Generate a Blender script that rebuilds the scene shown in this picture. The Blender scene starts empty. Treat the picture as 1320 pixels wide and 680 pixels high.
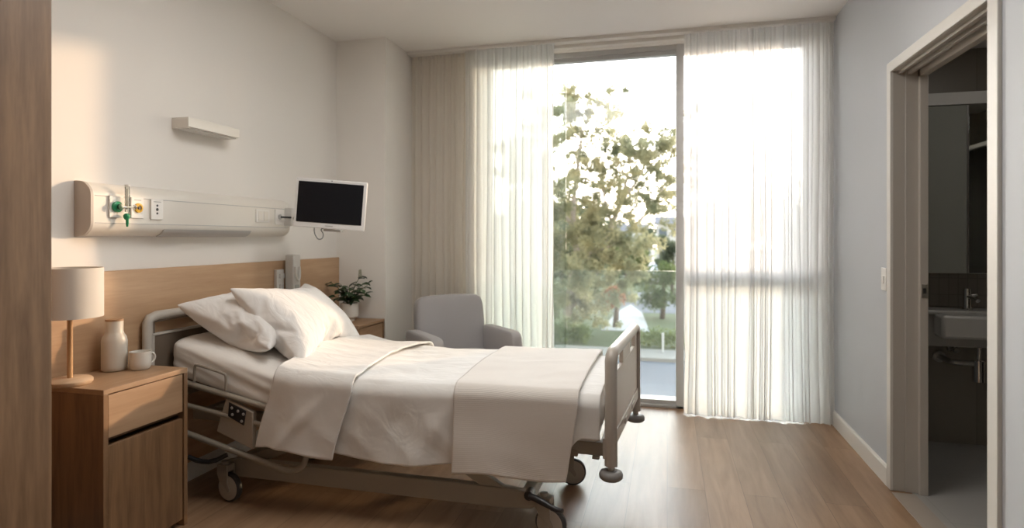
import bpy, bmesh, math, random
from mathutils import Vector, Matrix, noise, Euler
random.seed(7)
PI = math.pi
COL = bpy.context.scene.collection
LOC = {}                                   # world location of every root

# ------------------------------------------------------------------ scene bookkeeping
def tag(o, label=None, cat=None, group=None, kind=None):
    if label: o['label'] = label
    if cat: o['category'] = cat
    if group: o['group'] = group
    if kind: o['kind'] = kind
    return o

def empty(name, loc, label, cat, group=None):
    o = bpy.data.objects.new(name, None)
    COL.objects.link(o)
    o.location = loc
    o.empty_display_size = 0.1
    LOC[o] = Vector(loc)
    return tag(o, label, cat, group)

def link_bm(name, bm, mat, parent=None, smooth=None, loc=None):
    """bm is in world space; becomes ONE mesh object whose origin is its root's base."""
    if parent is not None: off = LOC[parent]
    elif loc is not None: off = Vector(loc)
    else: off = Vector((0, 0, 0))
    bmesh.ops.recalc_face_normals(bm, faces=bm.faces)
    if off.length > 0: bmesh.ops.translate(bm, verts=bm.verts, vec=-off)
    me = bpy.data.meshes.new(name)
    bm.to_mesh(me); bm.free()
    o = bpy.data.objects.new(name, me)
    COL.objects.link(o)
    if parent is not None:
        o.parent = parent; LOC[o] = off
    else:
        o.location = off; LOC[o] = off
    if mat is not None: me.materials.append(mat)
    if smooth is not None:
        for p in me.polygons: p.use_smooth = True
        if smooth < 180:
            me.set_sharp_from_angle(angle=math.radians(smooth))
    return o

def bevel(o, w=0.003, seg=2):
    m = o.modifiers.new('bevel', 'BEVEL'); m.width = w; m.segments = seg
    m.limit_method = 'ANGLE'; m.angle_limit = math.radians(40); m.harden_normals = False
    for p in o.data.polygons: p.use_smooth = True
    o.data.set_sharp_from_angle(angle=math.radians(35))
    return o

class MB:
    def __init__(s): s.bm = bmesh.new()
    def _m(s, vs, M):
        if M is not None: bmesh.ops.transform(s.bm, matrix=M, verts=vs)
    def box(s, a, b, M=None):
        x0, y0, z0 = a; x1, y1, z1 = b
        vs = [s.bm.verts.new(p) for p in ((x0,y0,z0),(x1,y0,z0),(x1,y1,z0),(x0,y1,z0),(x0,y0,z1),(x1,y0,z1),(x1,y1,z1),(x0,y1,z1))]
        for f in ((0,3,2,1),(4,5,6,7),(0,1,5,4),(1,2,6,5),(2,3,7,6),(3,0,4,7)): s.bm.faces.new([vs[i] for i in f])
        s._m(vs, M); return s
    def prism(s, pts, axis, a, b, M=None):
        """polygon pts (2d) extruded along axis from a to b"""
        def mk(p, t):
            if axis == 'x': return (t, p[0], p[1])
            if axis == 'y': return (p[0], t, p[1])
            return (p[0], p[1], t)
        A = [s.bm.verts.new(mk(p, a)) for p in pts]; B = [s.bm.verts.new(mk(p, b)) for p in pts]
        s.bm.faces.new(A[::-1]); s.bm.faces.new(B)
        n = len(pts)
        for i in range(n): s.bm.faces.new((A[i], A[(i+1)%n], B[(i+1)%n], B[i]))
        s._m(A+B, M); return s
    def lathe(s, prof, c, n=32, axis='z', M=None, cap=True):
        rings = []
        allv = []
        for r, h in prof:
            ring = []
            for k in range(n):
                a = 2*PI*k/n; u, v = r*math.cos(a), r*math.sin(a)
                if axis == 'z': p = (c[0]+u, c[1]+v, c[2]+h)
                elif axis == 'x': p = (c[0]+h, c[1]+u, c[2]+v)
                else: p = (c[0]+u, c[1]+h, c[2]+v)
                ring.append(s.bm.verts.new(p))
            rings.append(ring); allv += ring
        for A, B in zip(rings, rings[1:]):
            for k in range(n): s.bm.faces.new((A[k], A[(k+1)%n], B[(k+1)%n], B[k]))
        if cap:
            s.bm.faces.new(rings[0][::-1]); s.bm.faces.new(rings[-1])
        s._m(allv, M); return s
    def tube(s, pts, r, n=10, closed=False, M=None, smooth=0):
        P = [Vector(p) for p in pts]
        for _ in range(smooth):
            Q = [P[0]] if not closed else []
            for i in range(len(P)-(0 if closed else 1)):
                a, b = P[i], P[(i+1)%len(P)]
                Q += [a*.75+b*.25, a*.25+b*.75]
            if not closed: Q.append(P[-1])
            P = Q
        m = len(P); rings = []; up = None; allv = []
        rr = r if isinstance(r, (list, tuple)) else [r]*m
        if len(rr) != m: rr = [rr[min(len(rr)-1, int(i*len(rr)/m))] for i in range(m)]
        for i, p in enumerate(P):
            if closed: d = P[(i+1)%m]-P[i-1]
            else: d = P[min(i+1, m-1)]-P[max(i-1, 0)]
            if d.length < 1e-9: d = Vector((0,0,1))
            d.normalize()
            if up is None:
                up = Vector((0,0,1)) if abs(d.z) < .9 else Vector((1,0,0))
            x = up.cross(d)
            if x.length < 1e-6: x = Vector((0,1,0)).cross(d)
            x.normalize(); y = d.cross(x).normalized(); up = y
            ring = [s.bm.verts.new(p + (x*math.cos(2*PI*k/n)+y*math.sin(2*PI*k/n))*rr[i]) for k in range(n)]
            rings.append(ring); allv += ring
        for i in range(m if closed else m-1):
            A, B = rings[i], rings[(i+1)%m]
            for k in range(n): s.bm.faces.new((A[k], A[(k+1)%n], B[(k+1)%n], B[k]))
        if not closed:
            s.bm.faces.new(rings[0][::-1]); s.bm.faces.new(rings[-1])
        s._m(allv, M); return s
    def grid(s, nu, nv, fn, M=None):
        g = [[s.bm.verts.new(fn(i/(nu-1), j/(nv-1))) for j in range(nv)] for i in range(nu)]
        for i in range(nu-1):
            for j in range(nv-1): s.bm.faces.new((g[i][j], g[i+1][j], g[i+1][j+1], g[i][j+1]))
        if M is not None: s._m([v for r in g for v in r], M)
        return s
    def sphere(s, c, r, sx=1, sy=1, sz=1, seg=16, M=None):
        res = bmesh.ops.create_uvsphere(s.bm, u_segments=seg, v_segments=max(6, seg//2), radius=r)
        vs = res['verts']
        bmesh.ops.transform(s.bm, matrix=Matrix.Translation(c) @ Matrix.Diagonal((sx, sy, sz, 1)), verts=vs)
        s._m(vs, M); return s
    def build(s, name, mat, parent=None, smooth=None, bev=None, loc=None):
        o = link_bm(name, s.bm, mat, parent, smooth, loc)
        if bev: bevel(o, bev)
        return o

def rbox(name, a, b, mat, parent, r=0.03, seg=4, puff=0.0, M=None, loc=None):
    """upholstered box: rounded and slightly crowned"""
    bm = bmesh.new()
    s = MB(); s.bm = bm; s.box(a, b)
    bmesh.ops.subdivide_edges(bm, edges=bm.edges[:], cuts=5, use_grid_fill=True)
    c = (Vector(a)+Vector(b))/2; h = (Vector(b)-Vector(a))/2
    for v in bm.verts:
        q = v.co-c
        t = Vector((abs(q.x)/h.x, abs(q.y)/h.y, abs(q.z)/h.z))
        # round the box: pull into inner box + radius
        inner = Vector([max(-(h[i]-r), min(h[i]-r, q[i])) for i in range(3)])
        d = q-inner
        if d.length > 1e-9 and sum(1 for i in range(3) if abs(d[i]) > 1e-6) > 1: d = d.normalized()*r
        q = inner+d
        for i in range(3):
            j, k = (i+1)%3, (i+2)%3
            if t[i] > .99: q[i] += math.copysign(puff*(1-t[j]**2)*(1-t[k]**2), q[i])
        v.co = c+q
    if M is not None: bmesh.ops.transform(bm, matrix=M, verts=bm.verts)
    o = link_bm(name, bm, mat, parent, 180, loc)
    m = o.modifiers.new('sub', 'SUBSURF'); m.levels = m.render_levels = 1
    return o

# ------------------------------------------------------------------ materials
MATS = {}
def new_mat(name):
    m = bpy.data.materials.new(name); m.use_nodes = True
    nt = m.node_tree; b = nt.nodes['Principled BSDF']; MATS[name] = m
    return m, nt, b
def N(nt, t, **k):
    n = nt.nodes.new(t)
    for a, v in k.items():
        if a in n.inputs: n.inputs[a].default_value = v
        else: setattr(n, a, v)
    return n
def plain(name, rgb, rough=.5, metal=0, bump=0, bscale=200, spec=.5, var=0.0, coat=0, trans=0, sheen=0):
    m, nt, b = new_mat(name)
    b.inputs['Base Color'].default_value = (*rgb, 1); b.inputs['Roughness'].default_value = rough
    b.inputs['Metallic'].default_value = metal; b.inputs['Specular IOR Level'].default_value = spec
    b.inputs['Coat Weight'].default_value = coat; b.inputs['Transmission Weight'].default_value = trans
    b.inputs['Sheen Weight'].default_value = sheen
    tc = N(nt, 'ShaderNodeTexCoord')
    if var:
        n = N(nt, 'ShaderNodeTexNoise'); n.inputs['Scale'].default_value = 6; n.inputs['Detail'].default_value = 4
        nt.links.new(tc.outputs['Object'], n.inputs['Vector'])
        r = N(nt, 'ShaderNodeMapRange'); r.inputs['To Min'].default_value = 1-var; r.inputs['To Max'].default_value = 1+var
        nt.links.new(n.outputs['Fac'], r.inputs['Value'])
        mx = N(nt, 'ShaderNodeVectorMath', operation='SCALE'); mx.inputs[0].default_value = rgb
        nt.links.new(r.outputs[0], mx.inputs['Scale']); nt.links.new(mx.outputs[0], b.inputs['Base Color'])
    if bump:
        n = N(nt, 'ShaderNodeTexNoise'); n.inputs['Scale'].default_value = bscale; n.inputs['Detail'].default_value = 3
        nt.links.new(tc.outputs['Object'], n.inputs['Vector'])
        bp = N(nt, 'ShaderNodeBump'); bp.inputs['Strength'].default_value = bump; bp.inputs['Distance'].default_value = .002
        nt.links.new(n.outputs['Fac'], bp.inputs['Height']); nt.links.new(bp.outputs[0], b.inputs['Normal'])
    return m
def wood(name, c0, c1, grain='y', rough=.45, scale=1.0):
    m, nt, b = new_mat(name)
    tc = N(nt, 'ShaderNodeTexCoord'); mp = N(nt, 'ShaderNodeMapping')
    s = {'x': (1.2, 16, 16), 'y': (16, 1.2, 16), 'z': (16, 16, 1.2)}[grain]
    mp.inputs['Scale'].default_value = [v*scale for v in s]
    nt.links.new(tc.outputs['Object'], mp.inputs['Vector'])
    n = N(nt, 'ShaderNodeTexNoise'); n.inputs['Scale'].default_value = 1.0; n.inputs['Detail'].default_value = 7
    n.inputs['Roughness'].default_value = .6; n.inputs['Distortion'].default_value = .35
    nt.links.new(mp.outputs[0], n.inputs['Vector'])
    f = N(nt, 'ShaderNodeTexNoise'); f.inputs['Scale'].default_value = 7; f.inputs['Detail'].default_value = 3
    nt.links.new(mp.outputs[0], f.inputs['Vector'])
    ad = N(nt, 'ShaderNodeMath', operation='MULTIPLY_ADD'); ad.inputs[1].default_value = .25
    nt.links.new(f.outputs['Fac'], ad.inputs[0]); nt.links.new(n.outputs['Fac'], ad.inputs[2])
    cr = N(nt, 'ShaderNodeValToRGB')
    cr.color_ramp.elements[0].position = .42; cr.color_ramp.elements[0].color = (*c1, 1)
    cr.color_ramp.elements[1].position = .8; cr.color_ramp.elements[1].color = (*c0, 1)
    nt.links.new(ad.outputs[0], cr.inputs[0]); nt.links.new(cr.outputs[0], b.inputs['Base Color'])
    b.inputs['Roughness'].default_value = rough
    bp = N(nt, 'ShaderNodeBump'); bp.inputs['Strength'].default_value = .08; bp.inputs['Distance'].default_value = .002
    nt.links.new(ad.outputs[0], bp.inputs['Height']); nt.links.new(bp.outputs[0], b.inputs['Normal'])
    return m

wall_white = plain('wall_white', (.80, .775, .735), .7, bump=.08, bscale=260)
wall_grey = plain('wall_blue_grey', (.52, .545, .58), .6, bump=.08, bscale=260)
ceil_m = plain('ceiling_white', (.82, .80, .775), .8)
trim_m = plain('trim_white', (.74, .72, .68), .4)
jamb_m = plain('jamb_shaded', (.46, .43, .385), .45)  # shade on the door lining put into the colour, darker than the trim
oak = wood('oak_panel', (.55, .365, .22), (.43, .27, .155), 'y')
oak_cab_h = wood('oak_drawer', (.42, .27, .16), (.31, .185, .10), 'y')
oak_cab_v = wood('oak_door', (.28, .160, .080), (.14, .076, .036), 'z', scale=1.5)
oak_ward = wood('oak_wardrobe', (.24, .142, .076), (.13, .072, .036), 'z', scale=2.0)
white_pl = plain('white_plastic', (.78, .765, .73), .32)
cream_pl = plain('cream_plastic', (.74, .71, .65), .38)
grey_pl = plain('bed_grey_plastic', (.50, .475, .43), .35)
bed_panel = plain('bed_panel_beige', (.60, .53, .46), .42)
bed_paint = plain('bed_paint_taupe', (.31, .275, .225), .35, spec=.6)
silver = plain('silver_plastic', (.68, .67, .65), .3, metal=.25)
chrome = plain('chrome', (.75, .74, .72), .12, metal=1)
steel = plain('brushed_steel', (.55, .54, .52), .3, metal=1)
black_pl = plain('black_plastic', (.02, .02, .022), .35)
rubber = plain('dark_rubber', (.045, .042, .04), .6)
grey_rub = plain('bumper_rubber', (.22, .21, .20), .5)
screen_m = plain('screen_black', (.008, .009, .012), .28, spec=.25)
green_m = plain('green_plastic', (.02, .28, .12), .3)
green_d = plain('dark_green_plastic', (.01, .09, .045), .3)
yellow_m = plain('yellow_plastic', (.75, .45, .03), .4)
dark_m = plain('dark_hole', (.03, .03, .03), .5)
label_m = plain('printed_grey', (.45, .45, .44), .5)
ceramic = plain('ceramic_cream', (.60, .56, .49), .35, bump=.05, bscale=120)
ceramic_w = plain('ceramic_white', (.70, .68, .63), .25)
basin_m = plain('basin_white', (.72, .71, .68), .15, coat=.3)
cork = wood('cork_lid', (.40, .24, .13), (.30, .17, .08), 'x')
stem_wood = wood('lamp_wood', (.58, .36, .18), (.46, .26, .12), 'z')
base_wood = wood('lamp_base_wood', (.60, .44, .30), (.50, .34, .21), 'y')
soil = plain('soil', (.05, .035, .022), .95, bump=.6, bscale=80)
leaf_m = plain('leaf_dark_green', (.035, .075, .03), .4, var=.5)
stem_m = plain('plant_stem', (.12, .16, .06), .6)
glass_dark_tile = None
alum = plain('window_aluminium', (.46, .46, .455), .38, metal=.2)

def fabric(name, rgb, scale=900, rough=.9, bump=.35, weave=True, sheen=.25, wr=0.0, wrs=9, trl=0):
    m, nt, b = new_mat(name)
    b.inputs['Base Color'].default_value = (*rgb, 1); b.inputs['Roughness'].default_value = rough
    b.inputs['Sheen Weight'].default_value = sheen; b.inputs['Specular IOR Level'].default_value = .2
    tc = N(nt, 'ShaderNodeTexCoord')
    n = N(nt, 'ShaderNodeTexNoise'); n.inputs['Scale'].default_value = scale; n.inputs['Detail'].default_value = 2
    nt.links.new(tc.outputs['Object'], n.inputs['Vector'])
    bp = N(nt, 'ShaderNodeBump'); bp.inputs['Strength'].default_value = bump; bp.inputs['Distance'].default_value = .0006
    nt.links.new(n.outputs['Fac'], bp.inputs['Height'])
    last = bp
    if wr:
        mp = N(nt, 'ShaderNodeMapping'); mp.inputs['Rotation'].default_value = (.3, .5, .7)
        mp.inputs['Scale'].default_value = (1, 2.2, 1)
        nt.links.new(tc.outputs['Object'], mp.inputs['Vector'])
        w = N(nt, 'ShaderNodeTexNoise'); w.inputs['Scale'].default_value = wrs; w.inputs['Detail'].default_value = 2.5
        w.inputs['Distortion'].default_value = 1.2
        nt.links.new(mp.outputs[0], w.inputs['Vector'])
        b2 = N(nt, 'ShaderNodeBump'); b2.inputs['Strength'].default_value = wr; b2.inputs['Distance'].default_value = .012
        nt.links.new(w.outputs['Fac'], b2.inputs['Height']); nt.links.new(bp.outputs[0], b2.inputs['Normal'])
        last = b2
    nt.links.new(last.outputs[0], b.inputs['Normal'])
    return m
sheet_m = fabric('cotton_sheet', (.80, .775, .74), wr=.35, wrs=7)
duvet_m = fabric('cotton_duvet', (.775, .76, .735), wr=.4, wrs=6)
pillow_m = fabric('cotton_pillow', (.80, .785, .765), wr=.55, wrs=8)
chair_m = fabric('grey_upholstery', (.37, .36, .365), scale=500, bump=.5)
shade_m = fabric('linen_shade', (.66, .61, .54), scale=700)
drape_m = None

def throw_mat():
    m, nt, b = new_mat('ribbed_throw')
    b.inputs['Base Color'].default_value = (.74, .70, .655, 1); b.inputs['Roughness'].default_value = .95
    b.inputs['Sheen Weight'].default_value = .3; b.inputs['Specular IOR Level'].default_value = .15
    tc = N(nt, 'ShaderNodeTexCoord')
    mp = N(nt, 'ShaderNodeMapping'); nt.links.new(tc.outputs['UV'], mp.inputs['Vector'])
    w = N(nt, 'ShaderNodeTexWave', wave_type='BANDS', bands_direction='Y'); w.inputs['Scale'].default_value = 56
    w.inputs['Distortion'].default_value = .35; w.inputs['Detail'].default_value = 1
    nt.links.new(mp.outputs[0], w.inputs['Vector'])
    bp = N(nt, 'ShaderNodeBump'); bp.inputs['Strength'].default_value = .28; bp.inputs['Distance'].default_value = .002
    nt.links.new(w.outputs['Fac'], bp.inputs['Height']); nt.links.new(bp.outputs[0], b.inputs['Normal'])
    return m
throw_m = throw_mat()

def floor_mat():
    m, nt, b = new_mat('oak_plank_floor')
    tc = N(nt, 'ShaderNodeTexCoord')
    mp = N(nt, 'ShaderNodeMapping'); mp.inputs['Rotation'].default_value = (0, 0, PI/2)
    nt.links.new(tc.outputs['Object'], mp.inputs['Vector'])
    br = N(nt, 'ShaderNodeTexBrick'); br.offset = .37; br.inputs['Scale'].default_value = 1
    br.inputs['Brick Width'].default_value = 1.3; br.inputs['Row Height'].default_value = .18
    br.inputs['Mortar Size'].default_value = .0012; br.inputs['Mortar Smooth'].default_value = .2; br.inputs['Bias'].default_value = 0
    br.inputs['Color1'].default_value = (0, 0, 0, 1); br.inputs['Color2'].default_value = (1, 1, 1, 1)
    br.inputs['Mortar'].default_value = (.5, .5, .5, 1)
    nt.links.new(mp.outputs[0], br.inputs['Vector'])
    # grain, shifted per plank
    ml = N(nt, 'ShaderNodeVectorMath', operation='SCALE'); ml.inputs['Scale'].default_value = 9
    nt.links.new(br.outputs['Color'], ml.inputs[0])
    ad = N(nt, 'ShaderNodeVectorMath', operation='ADD')
    nt.links.new(mp.outputs[0], ad.inputs[0]); nt.links.new(ml.outputs[0], ad.inputs[1])
    m2 = N(nt, 'ShaderNodeMapping'); m2.inputs['Scale'].default_value = (1.3, 13, 1)
    nt.links.new(ad.outputs[0], m2.inputs['Vector'])
    n = N(nt, 'ShaderNodeTexNoise'); n.inputs['Scale'].default_value = 1.2; n.inputs['Detail'].default_value = 8
    n.inputs['Distortion'].default_value = .5; n.inputs['Roughness'].default_value = .6
    nt.links.new(m2.outputs[0], n.inputs['Vector'])
    cr = N(nt, 'ShaderNodeValToRGB')
    cr.color_ramp.elements[0].position = .3; cr.color_ramp.elements[0].color = (.205, .118, .065, 1)
    cr.color_ramp.elements[1].position = .72; cr.color_ramp.elements[1].color = (.36, .228, .138, 1)
    nt.links.new(n.outputs['Fac'], cr.inputs[0])
    mr = N(nt, 'ShaderNodeMapRange'); mr.inputs['To Min'].default_value = .86; mr.inputs['To Max'].default_value = 1.1
    nt.links.new(br.outputs['Color'], mr.inputs['Value'])
    sc = N(nt, 'ShaderNodeVectorMath', operation='SCALE')
    nt.links.new(cr.outputs[0], sc.inputs[0]); nt.links.new(mr.outputs[0], sc.inputs['Scale'])
    mx = N(nt, 'ShaderNodeMix', data_type='RGBA'); mx.inputs['B'].default_value = (.09, .05, .03, 1)
    fm = N(nt, 'ShaderNodeMath', operation='MULTIPLY'); fm.inputs[1].default_value = .7
    nt.links.new(br.outputs['Fac'], fm.inputs[0]); nt.links.new(fm.outputs[0], mx.inputs[0])
    nt.links.new(sc.outputs[0], mx.inputs['A']); nt.links.new(mx.outputs['Result'], b.inputs['Base Color'])
    b.inputs['Roughness'].default_value = .38; b.inputs['Specular IOR Level'].default_value = .5
    bp = N(nt, 'ShaderNodeBump'); bp.inputs['Strength'].default_value = .1; bp.inputs['Distance'].default_value = .002
    nt.links.new(n.outputs['Fac'], bp.inputs['Height']); nt.links.new(bp.outputs[0], b.inputs['Normal'])
    return m
floor_m = floor_mat()

def tile_mat(name, c, w, h, mortar, rough=.35, vertical=True):
    m, nt, b = new_mat(name)
    tc = N(nt, 'ShaderNodeTexCoord'); mp = N(nt, 'ShaderNodeMapping')
    if vertical: mp.inputs['Rotation'].default_value = (-PI/2, 0, 0)
    nt.links.new(tc.outputs['Object'], mp.inputs['Vector'])
    br = N(nt, 'ShaderNodeTexBrick'); br.offset = 0; br.inputs['Scale'].default_value = 1
    br.inputs['Brick Width'].default_value = w; br.inputs['Row Height'].default_value = h
    br.inputs['Mortar Size'].default_value = .002
    br.inputs['Color1'].default_value = (*c, 1); br.inputs['Color2'].default_value = (*[v*.9 for v in c], 1)
    br.inputs['Mortar'].default_value = (*mortar, 1)
    nt.links.new(mp.outputs[0], br.inputs['Vector']); nt.links.new(br.outputs['Color'], b.inputs['Base Color'])
    b.inputs['Roughness'].default_value = rough
    return m
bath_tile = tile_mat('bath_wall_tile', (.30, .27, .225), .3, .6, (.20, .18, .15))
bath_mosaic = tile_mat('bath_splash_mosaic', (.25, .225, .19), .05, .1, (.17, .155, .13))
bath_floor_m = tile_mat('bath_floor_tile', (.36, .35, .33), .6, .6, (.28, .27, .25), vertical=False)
mirror_m = plain('mirror', (.80, .84, .80), .02, metal=1)
cab_glass = plain('smoked_cabinet_glass', (.36, .37, .33), .12, spec=.8)

def glass_mat(name, tint, refl=1.0, rough=0.0):
    m, nt, b = new_mat(name); nt.nodes.remove(b)
    out = nt.nodes['Material Output']
    t = N(nt, 'ShaderNodeBsdfTransparent'); t.inputs[0].default_value = (*tint, 1)
    g = N(nt, 'ShaderNodeBsdfGlossy'); g.inputs['Roughness'].default_value = rough
    fr = N(nt, 'ShaderNodeFresnel'); fr.inputs['IOR'].default_value = 1.45
    mu = N(nt, 'ShaderNodeMath', operation='MULTIPLY'); mu.inputs[1].default_value = refl
    mix = N(nt, 'ShaderNodeMixShader')
    nt.links.new(fr.outputs[0], mu.inputs[0]); nt.links.new(mu.outputs[0], mix.inputs[0])
    nt.links.new(t.outputs[0], mix.inputs[1]); nt.links.new(g.outputs[0], mix.inputs[2])
    nt.links.new(mix.outputs[0], out.inputs[0]); return m
glass_m = glass_mat('window_glass', (.98, .985, .98), 1.0)
glass_g = glass_mat('green_glass', (.86, .90, .875), 1.0)
acryl = glass_mat('clear_acrylic', (.86, .88, .86), 1.5)

def hazy_glass(name, clear, tint):
    """balustrade glass; a translucent mix puts a pale reflected haze into it"""
    m, nt, b = new_mat(name); nt.nodes.remove(b); out = nt.nodes['Material Output']
    t = N(nt, 'ShaderNodeBsdfTransparent'); t.inputs[0].default_value = (*tint, 1)
    d = N(nt, 'ShaderNodeBsdfTranslucent'); d.inputs[0].default_value = (.8, .88, .88, 1)
    g = N(nt, 'ShaderNodeBsdfGlossy'); g.inputs['Roughness'].default_value = .02
    mix = N(nt, 'ShaderNodeMixShader'); mix.inputs[0].default_value = 1-clear
    nt.links.new(t.outputs[0], mix.inputs[1]); nt.links.new(d.outputs[0], mix.inputs[2])
    fr = N(nt, 'ShaderNodeFresnel'); fr.inputs['IOR'].default_value = 1.45
    m2 = N(nt, 'ShaderNodeMixShader'); nt.links.new(fr.outputs[0], m2.inputs[0])
    nt.links.new(mix.outputs[0], m2.inputs[1]); nt.links.new(g.outputs[0], m2.inputs[2])
    nt.links.new(m2.outputs[0], out.inputs[0]); return m
balu_m = hazy_glass('balustrade_glass', .988, (.92, .95, .94))

def sheer_mat(name, clear, rgb):
    m, nt, b = new_mat(name); nt.nodes.remove(b); out = nt.nodes['Material Output']
    t = N(nt, 'ShaderNodeBsdfTransparent')
    tr = N(nt, 'ShaderNodeBsdfTranslucent'); tr.inputs[0].default_value = (*rgb, 1)
    di = N(nt, 'ShaderNodeBsdfDiffuse'); di.inputs[0].default_value = (*rgb, 1)
    m1 = N(nt, 'ShaderNodeMixShader'); m1.inputs[0].default_value = .5
    nt.links.new(tr.outputs[0], m1.inputs[1]); nt.links.new(di.outputs[0], m1.inputs[2])
    # a woven sheer hides more where it is seen edge-on
    lw = N(nt, 'ShaderNodeLayerWeight'); lw.inputs['Blend'].default_value = .35
    mr = N(nt, 'ShaderNodeMapRange'); mr.inputs['To Min'].default_value = 1-clear; mr.inputs['To Max'].default_value = .97
    nt.links.new(lw.outputs['Facing'], mr.inputs['Value'])
    m2 = N(nt, 'ShaderNodeMixShader')
    nt.links.new(mr.outputs[0], m2.inputs[0]); nt.links.new(t.outputs[0], m2.inputs[1]); nt.links.new(m1.outputs[0], m2.inputs[2])
    nt.links.new(m2.outputs[0], out.inputs[0]); return m
sheer_m = sheer_mat('sheer_voile', .05, (.80, .80, .795))
sheer_hem_m = sheer_mat('sheer_hem', .03, (.78, .78, .77))

drape_m = sheer_mat('beige_drape', .0, (.86, .82, .76))
# ------------------------------------------------------------------ room shell
RX0, RX1, RY1, RZ = -2.38, 1.077, 4.46, 2.70
RY0 = -1.6
def struct(name, mb, mat, bev=None, smooth=None):
    o = mb.build(name, mat, None, smooth, bev); o['kind'] = 'structure'; return o
struct('floor', MB().box((RX0-.1, RY0-.1, -.12), (1.155, 4.75, 0)), floor_m)
struct('ceiling', MB().box((RX0-.1, RY0-.1, RZ), (RX1+.15, 4.75, RZ+.12)), ceil_m)
struct('wall_left', MB().box((RX0-.12, RY0-.1, 0), (RX0, RY1+.2, RZ)), wall_white)
struct('wall_pier', MB().box((RX0, 3.965, 0), (-1.98, RY1, RZ)), wall_white)
struct('wall_back', MB().box((RX0, RY0-.12, 0), (RX1, RY0, RZ)), wall_white)
DY0, DY1, DZ = 2.395, 3.312, 2.06
w = MB().box((RX1, RY0-.1, 0), (RX1+.13, DY0-.02, RZ)).box((RX1, DY1+.02, 0), (RX1+.13, RY1+.2, RZ)).box((RX1, DY0-.02, DZ+.02), (RX1+.13, DY1+.02, RZ))
struct('wall_right', w, wall_grey)
WX0, WX1, WZ = -1.40, .97, 2.65
w = MB().box((RX0, RY1, 0), (WX0, RY1+.22, RZ)).box((WX1, RY1, 0), (RX1, RY1+.22, RZ)).box((WX0, RY1, WZ), (WX1, RY1+.22, RZ))
struct('wall_window', w, wall_white)
def base_prof(sign):
    return [(0, 0), (sign*.014, 0), (sign*.014, .088), (sign*.009, .098), (0, .098)]
# baseboards
pts = lambda x, s: [(x+p[0]*s, p[1]) for p in base_prof(1)]
struct('baseboard_left', MB().prism(pts(RX0, 1), 'y', RY0, 3.965), trim_m)
struct('baseboard_right', MB().prism(pts(RX1, -1), 'y', DY1+.052, RY1).prism(pts(RX1, -1), 'y', RY0, DY0-.068), trim_m)
struct('baseboard_pier', MB().box((RX0+.015, 3.951, 0), (-1.966, 3.965, .098)).box((-1.98, 3.951, 0), (-1.966, RY1, .098)), trim_m)

# doorway to the bathroom
d = MB()
d.prism([(DY0-.068, 0), (DY0-.068, DZ+.05), (DY1+.052, DZ+.05), (DY1+.052, 0), (DY1, 0), (DY1, DZ), (DY0, DZ), (DY0, 0)], 'x', RX1-.014, RX1+.001)
door = struct('door_1', d, plain('architrave_paint', (.62, .60, .56), .4), bev=.003)
LOC[door] = Vector((0, 0, 0))
j = MB()
j.box((RX1-.002, DY1, 0), (RX1+.05, DY1+.02, DZ)).box((RX1+.05, DY1-.006, 0), (RX1+.14, DY1+.02, DZ)).box((RX1+.105, DY1-.03, 0), (RX1+.14, DY1, DZ))
j.box((RX1-.002, DY0-.02, 0), (RX1+.14, DY0, DZ)).box((RX1+.105, DY0, 0), (RX1+.14, DY0+.012, DZ))
j.build('door_jamb', jamb_m, door, bev=.002)
j = MB().box((RX1-.002, DY0, DZ-.0), (RX1+.14, DY1, DZ+.02)).box((RX1+.02, DY0, DZ-.014), (RX1+.036, DY1, DZ)).box((RX1+.06, DY0, DZ-.02), (RX1+.076, DY1, DZ)).box((RX1+.105, DY0, DZ-.035), (RX1+.14, DY1, DZ))
j.build('sliding_door_track', jamb_m, door, bev=.002)
j = MB().box((RX1+.108, DY1-.034, .955), (RX1+.136, DY1-.030, 1.02))
sp = j.build('strike_plate', steel, door, bev=.001); sp['label'] = 'small metal strike plate'
MB().box((RX1+.116, DY1-.0355, .975), (RX1+.128, DY1-.0338, 1.0)).build('latch_slot', dark_m, door)
MB().box((1.06, DY0, -.001), (1.16, DY1-.03, .004)).build('threshold_strip', plain('threshold', (.35, .30, .25), .4), door)

# light switch
sw = empty('light_switch', (RX1, 3.427, 1.0), 'small white light switch on the blue-grey wall beside the bathroom doorway', 'light switch')
MB().box((RX1-.008, 3.392, .975), (RX1, 3.462, 1.09)).build('switch_plate', white_pl, sw, bev=.002)
MB().box((RX1-.013, 3.415, 1.01), (RX1-.007, 3.439, 1.05)).build('rocker', white_pl, sw, bev=.002)

# ------------------------------------------------------------------ window
FY = 4.53
wf = MB()
wf.box((WX0, FY, 2.585), (WX1, FY+.06, WZ)).box((WX0, FY, 0), (WX1, FY+.06, .05))
wf.box((WX0, FY, .05), (WX0+.05, FY+.06, 2.585)).box((WX1-.05, FY, .05), (WX1, FY+.06, 2.585))
wf.box((.062, FY-.03, .0), (.118, FY+.07, WZ))
wf.box((WX0, FY-.025, 2.615), (WX1, FY, WZ)).box((WX0, FY-.03, 0), (WX1, FY, .022))
win = struct('window_1', wf, alum, bev=.003); LOC[win] = Vector((0, 0, 0))
MB().box((.118, FY, .95), (WX1-.05, FY+.06, 1.045)).build('transom', alum, win, bev=.003)
MB().box((WX0+.05, FY+.026, .05), (.062, FY+.032, 2.585)).build('pane', glass_m, win)
MB().box((.118, FY+.026, .05), (WX1-.05, FY+.032, .95)).build('pane', glass_m, win)
MB().box((.118, FY+.026, 1.045), (WX1-.05, FY+.032, 2.585)).build('pane', glass_m, win)
MB().box((WX0+.05, FY+.05, .055), (-.760, FY+.058, 2.58)).build('sliding_pane', glass_g, win)
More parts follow.
